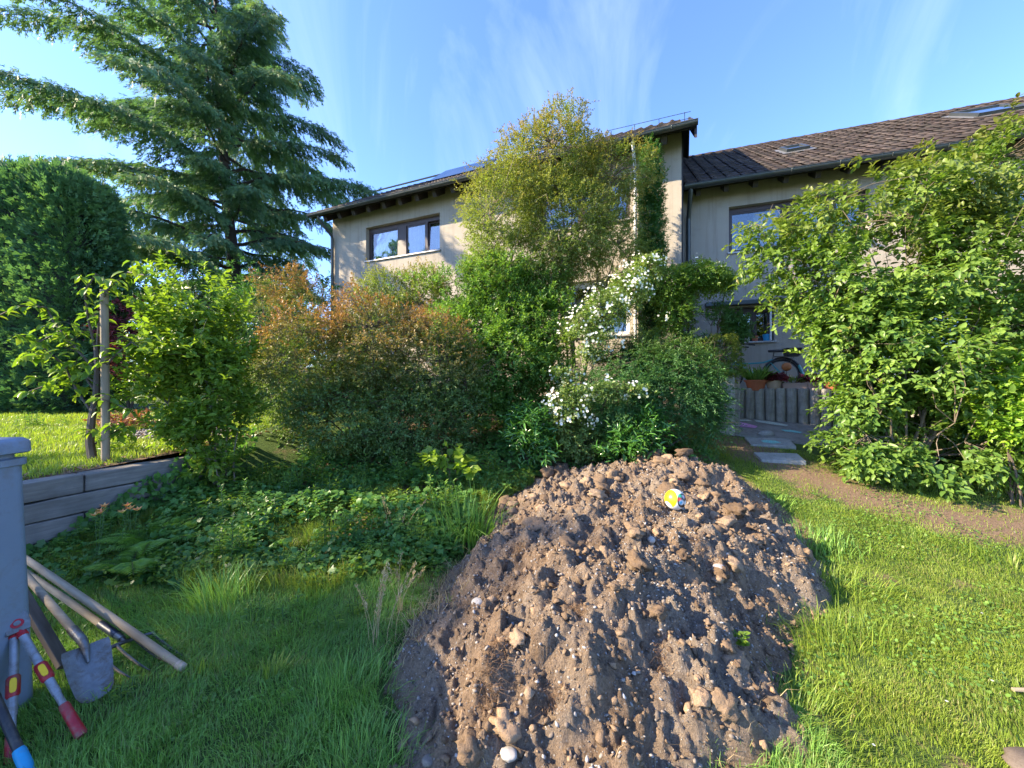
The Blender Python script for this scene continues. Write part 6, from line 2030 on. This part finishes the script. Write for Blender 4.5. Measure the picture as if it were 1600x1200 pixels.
def greens(rt, n, ln, mat, seed, h0, spread, upw=.7, tm=LEAF4, wid=.5, pname='leaves', r=.1):
    g = np.random.default_rng(seed); a = g.random(n) * 6.28; rr = r * np.sqrt(g.random(n))
    pos = np.stack([rr * np.cos(a), rr * np.sin(a), h0 + spread * g.random(n)], 1); d = np.stack([np.cos(a), np.sin(a), np.full(n, upw)], 1) + g.normal(0, .4, (n, 3)); s = ln * g.uniform(.6, 1.2, n)
    V, Fc, k_ = scatter(tm, pos, d, nrm(np.array([0, -.3, 1.0]) + g.normal(0, .4, (n, 3))), s, s * wid); c = np.repeat(np.stack([g.random(n), np.zeros(n), np.zeros(n)], 1), k_, 0)
    return link(pname, mesh_from(pname, V, Fc, M[mat], False, c), rt)


def T2(px, d): return np.array([(px - 800) / F * d, d, TZ])


r1 = pot('flower_pot', T2(1181, 7.62), .13, .19, .21, 'terracotta', 'wide terracotta bowl with grassy plant on the palisade terrace'); greens(r1, 150, .32, 'grass_cool', 701, .16, .05, 1.6, LEAF2, .05, 'leaves', .14)
r2 = pot('flower_pot', T2(1209, 7.52), .10, .135, .20, 'tan_pot', 'tan pot overflowing with dark red foliage'); greens(r2, 160, .09, 'lf_red', 702, .18, .14, .2, ROUND, .9, 'leaves', .18)
t3 = T2(1241, 7.42); r3 = empty('planter_trough', tuple(t3), -.4); tag(r3, 'rosy clay trough with sparse seedlings between red-leaved pots', 'planter')
mb = MB(); mb.box(-.20, .20, -.085, .085, 0, .15); mb.build('trough', M['pink_pot'], r3, bevel=.012)
mb = MB(); mb.box(-.185, .185, -.07, .07, .151, .158); mb.build('soil', M['dirt'], r3); greens(r3, 60, .13, 'lf_yellow', 703, .14, .06, 1.2, LEAF2, .12, 'leaves', .14)
r4 = pot('flower_pot', T2(1266, 7.34), .10, .13, .17, 'pink_pot', 'small pot with crimson leaves and white flowers, beside the huge shrub'); greens(r4, 140, .075, 'lf_red', 704, .15, .15, .4, ROUND, .9, 'leaves', .16); greens(r4, 22, .05, 'white_petal', 705, .24, .08, .4, FLOWER, 1.0, 'blossoms', .12); greens(r4, 40, .05, 'pinkred', 706, .2, .1, .4, FLOWER, 1.0, 'petals', .15)
rt = empty('garden_sphere', tuple(T2(1229, 7.62))); tag(rt, 'rusty orange ball on a stake among the flower pots', 'garden ornament')
mb = MB(); mb.tube([(0, 0, 0), (0, 0, .42)], .008, 6); mb.build('stake', M['dark_steel'], rt)
v, f = I2; o = link('sphere', mesh_from('sphere', v * .085 + np.array([0, 0, .47]), f, M['rust'], True), rt)
r5 = pot('flower_pot', T2(1299, 7.2), .10, .14, .18, 'terracotta', 'terracotta pot partly covered by the huge shrub'); greens(r5, 90, .08, 'lf_mid', 707, .15, .15, .6, LEAF4, .5, 'leaves', .14)

for px, r_, h_, mt, lab, gr in [(1168, .060, .11, 'white_pot', 'small white pot with a leafy plant on the window sill', True), (1180.5, .068, .125, 'terracotta', 'small round terracotta pot on the window sill', False), (1199, .085, .155, 'blue_pot', 'bright blue pot on the window sill, rightmost of three', False)]:
    w = HR.world(HR.at_wall(px, 530, -.0)); w = w + HR.n * .05; w[2] = 2.606
    rt = pot('sill_pot', w, r_ * .78, r_, h_, mt, lab, mt == 'terracotta')
    if gr: greens(rt, 60, .07, 'lf_mid', 711, h_ * .85, .08, .9, LEAF4, .5, 'leaves', .05)

# bicycle
wc = HR.world(HR.at_wall(1222, 586, -.62)); bk = empty('bicycle', (wc[0], wc[1], TZ), math.atan2(HR.a[1], HR.a[0]) + math.pi); tag(bk, 'teal city bicycle with black basket parked under the house window', 'bicycle')
# local +x points to the front (to the left in the picture)
R_ = .335; WB = 1.06


def ring(mb, c, R, r, n=36, k=6, a0=0.0, a1=2 * math.pi):
    closed = abs(a1 - a0 - 2 * math.pi) < 1e-6
    pts = [(c[0] + R * math.cos(a0 + (a1 - a0) * i / n), c[1], c[2] + R * math.sin(a0 + (a1 - a0) * i / n)) for i in range(n + 1)]
    mb.tube(pts, r, k, not closed)


for cx in (0.0, WB):
    wh = MB(); ring(wh, (cx, 0, R_), R_ - .02, .020); wo = wh.build('wheel', M['rubber'], bk, True)
    m2 = MB(); ring(m2, (cx, 0, R_), R_ - .045, .009); m2.tube([(cx, -.04, R_), (cx, .04, R_)], .02, 8); m2.build('rim', M['steel'], wo, True)
    m2 = MB()
    for k in range(18):
        a = k * 2 * math.pi / 18; m2.tube([(cx, .02 * (-1) ** k, R_), (cx + (R_ - .045) * math.cos(a), 0, R_ + (R_ - .045) * math.sin(a))], .0015, 3, False)
    m2.build('spokes', M['steel'], wo)
mb = MB(); ring(mb, (0, 0, R_), R_ + .022, .026, 24, 6, math.radians(20), math.radians(190)); mb.build('rear_mudguard', M['black_plastic'], bk, True)
mb = MB(); ring(mb, (WB, 0, R_), R_ + .022, .024, 20, 6, math.radians(10), math.radians(170)); mb.build('front_mudguard', M['teal'], bk, True)
mb = MB(); st_ = (.18, 0, .66); bb = (.43, 0, .29); hd = (WB - .20, 0, .80); hb = (WB - .14, 0, .60)
mb.tube([(0, .05, R_), bb], .011, 8); mb.tube([(0, -.05, R_), bb], .011, 8); mb.tube([(0, .05, R_), (.22, .01, .60)], .009, 8); mb.tube([(0, -.05, R_), (.22, -.01, .60)], .009, 8)
mb.tube([bb, st_], .016, 10); mb.tube([st_, (.35, 0, .60), (.62, 0, .58), hb], .019, 10); mb.tube([bb, (.62, 0, .42), hb], .021, 10); mb.tube([hb, hd], .022, 10)
mb.tube([hb, (WB - .05, .0, .42), (WB, .04, R_)], .013, 8); mb.build('frame', M['teal'], bk, True)
mb = MB(); mb.tube([st_, (.15, 0, .82)], .013, 8); mb.build('seat_post', M['steel'], bk, True)
mb = MB(); mb.extrude([(-.14, -.085), (-.10, -.10), (0, -.06), (.13, -.018), (.15, 0), (.13, .018), (0, .06), (-.10, .10), (-.14, .085)], .82, .875, Matrix.Translation((.12, 0, 0))); mb.build('saddle', M['black_plastic'], bk, True, bevel=.015)
mb = MB(); mb.tube([hd, (WB - .24, 0, .98)], .013, 8); mb.tube([(WB - .46, .27, .97), (WB - .32, .26, 1.0), (WB - .22, .12, .99), (WB - .22, -.12, .99), (WB - .32, -.26, 1.0), (WB - .46, -.27, .97)], .011, 8); mb.build('handlebar', M['steel'], bk, True)
for s_ in (-1, 1):
    mb = MB(); mb.tube([(WB - .49, s_ * .272, .968), (WB - .37, s_ * .265, .985)], .017, 8); mb.build('grip', M['black_plastic'], bk, True)
mb = MB(); mb.box(-.28, .14, -.07, .07, .715, .73); mb.tube([(-.2, .06, .715), (0, .05, R_)], .006, 5); mb.tube([(-.2, -.06, .715), (0, -.05, R_)], .006, 5); mb.build('rack', M['dark_steel'], bk)
mb = MB(); loft_ = [(-.30, -.06, -.10, .10, .735), (-.33, -.04, -.12, .12, .90)]
vs_ = []
for x0_, x1_, y0_, y1_, z_ in loft_: vs_ += [(x0_, y0_, z_), (x1_, y0_, z_), (x1_, y1_, z_), (x0_, y1_, z_)]
mb.add(vs_, [(3, 2, 1, 0), (0, 1, 5, 4), (1, 2, 6, 5), (2, 3, 7, 6), (3, 0, 4, 7)])
bo = mb.build('basket', M['black_plastic'], bk); so_ = bo.modifiers.new('shell', 'SOLIDIFY'); so_.thickness = .008
mb = MB(); mb.tube([bb, (.43, .10, .29)], .02, 8); mb.tube([(.43, .10, .29), (.52, .11, .17)], .009, 6); mb.box(.47, .57, .10, .18, .155, .175); mb.build('crank', M['dark_steel'], bk)
mb = MB(); mb.tube([(-.30, 0, R_ + .20), (-.40, .0, R_ - .05), (-.38, 0, R_ - .12)], [.03, .035, .03], 8, True); mb.build('mudflap', M['teal'], bk, True)
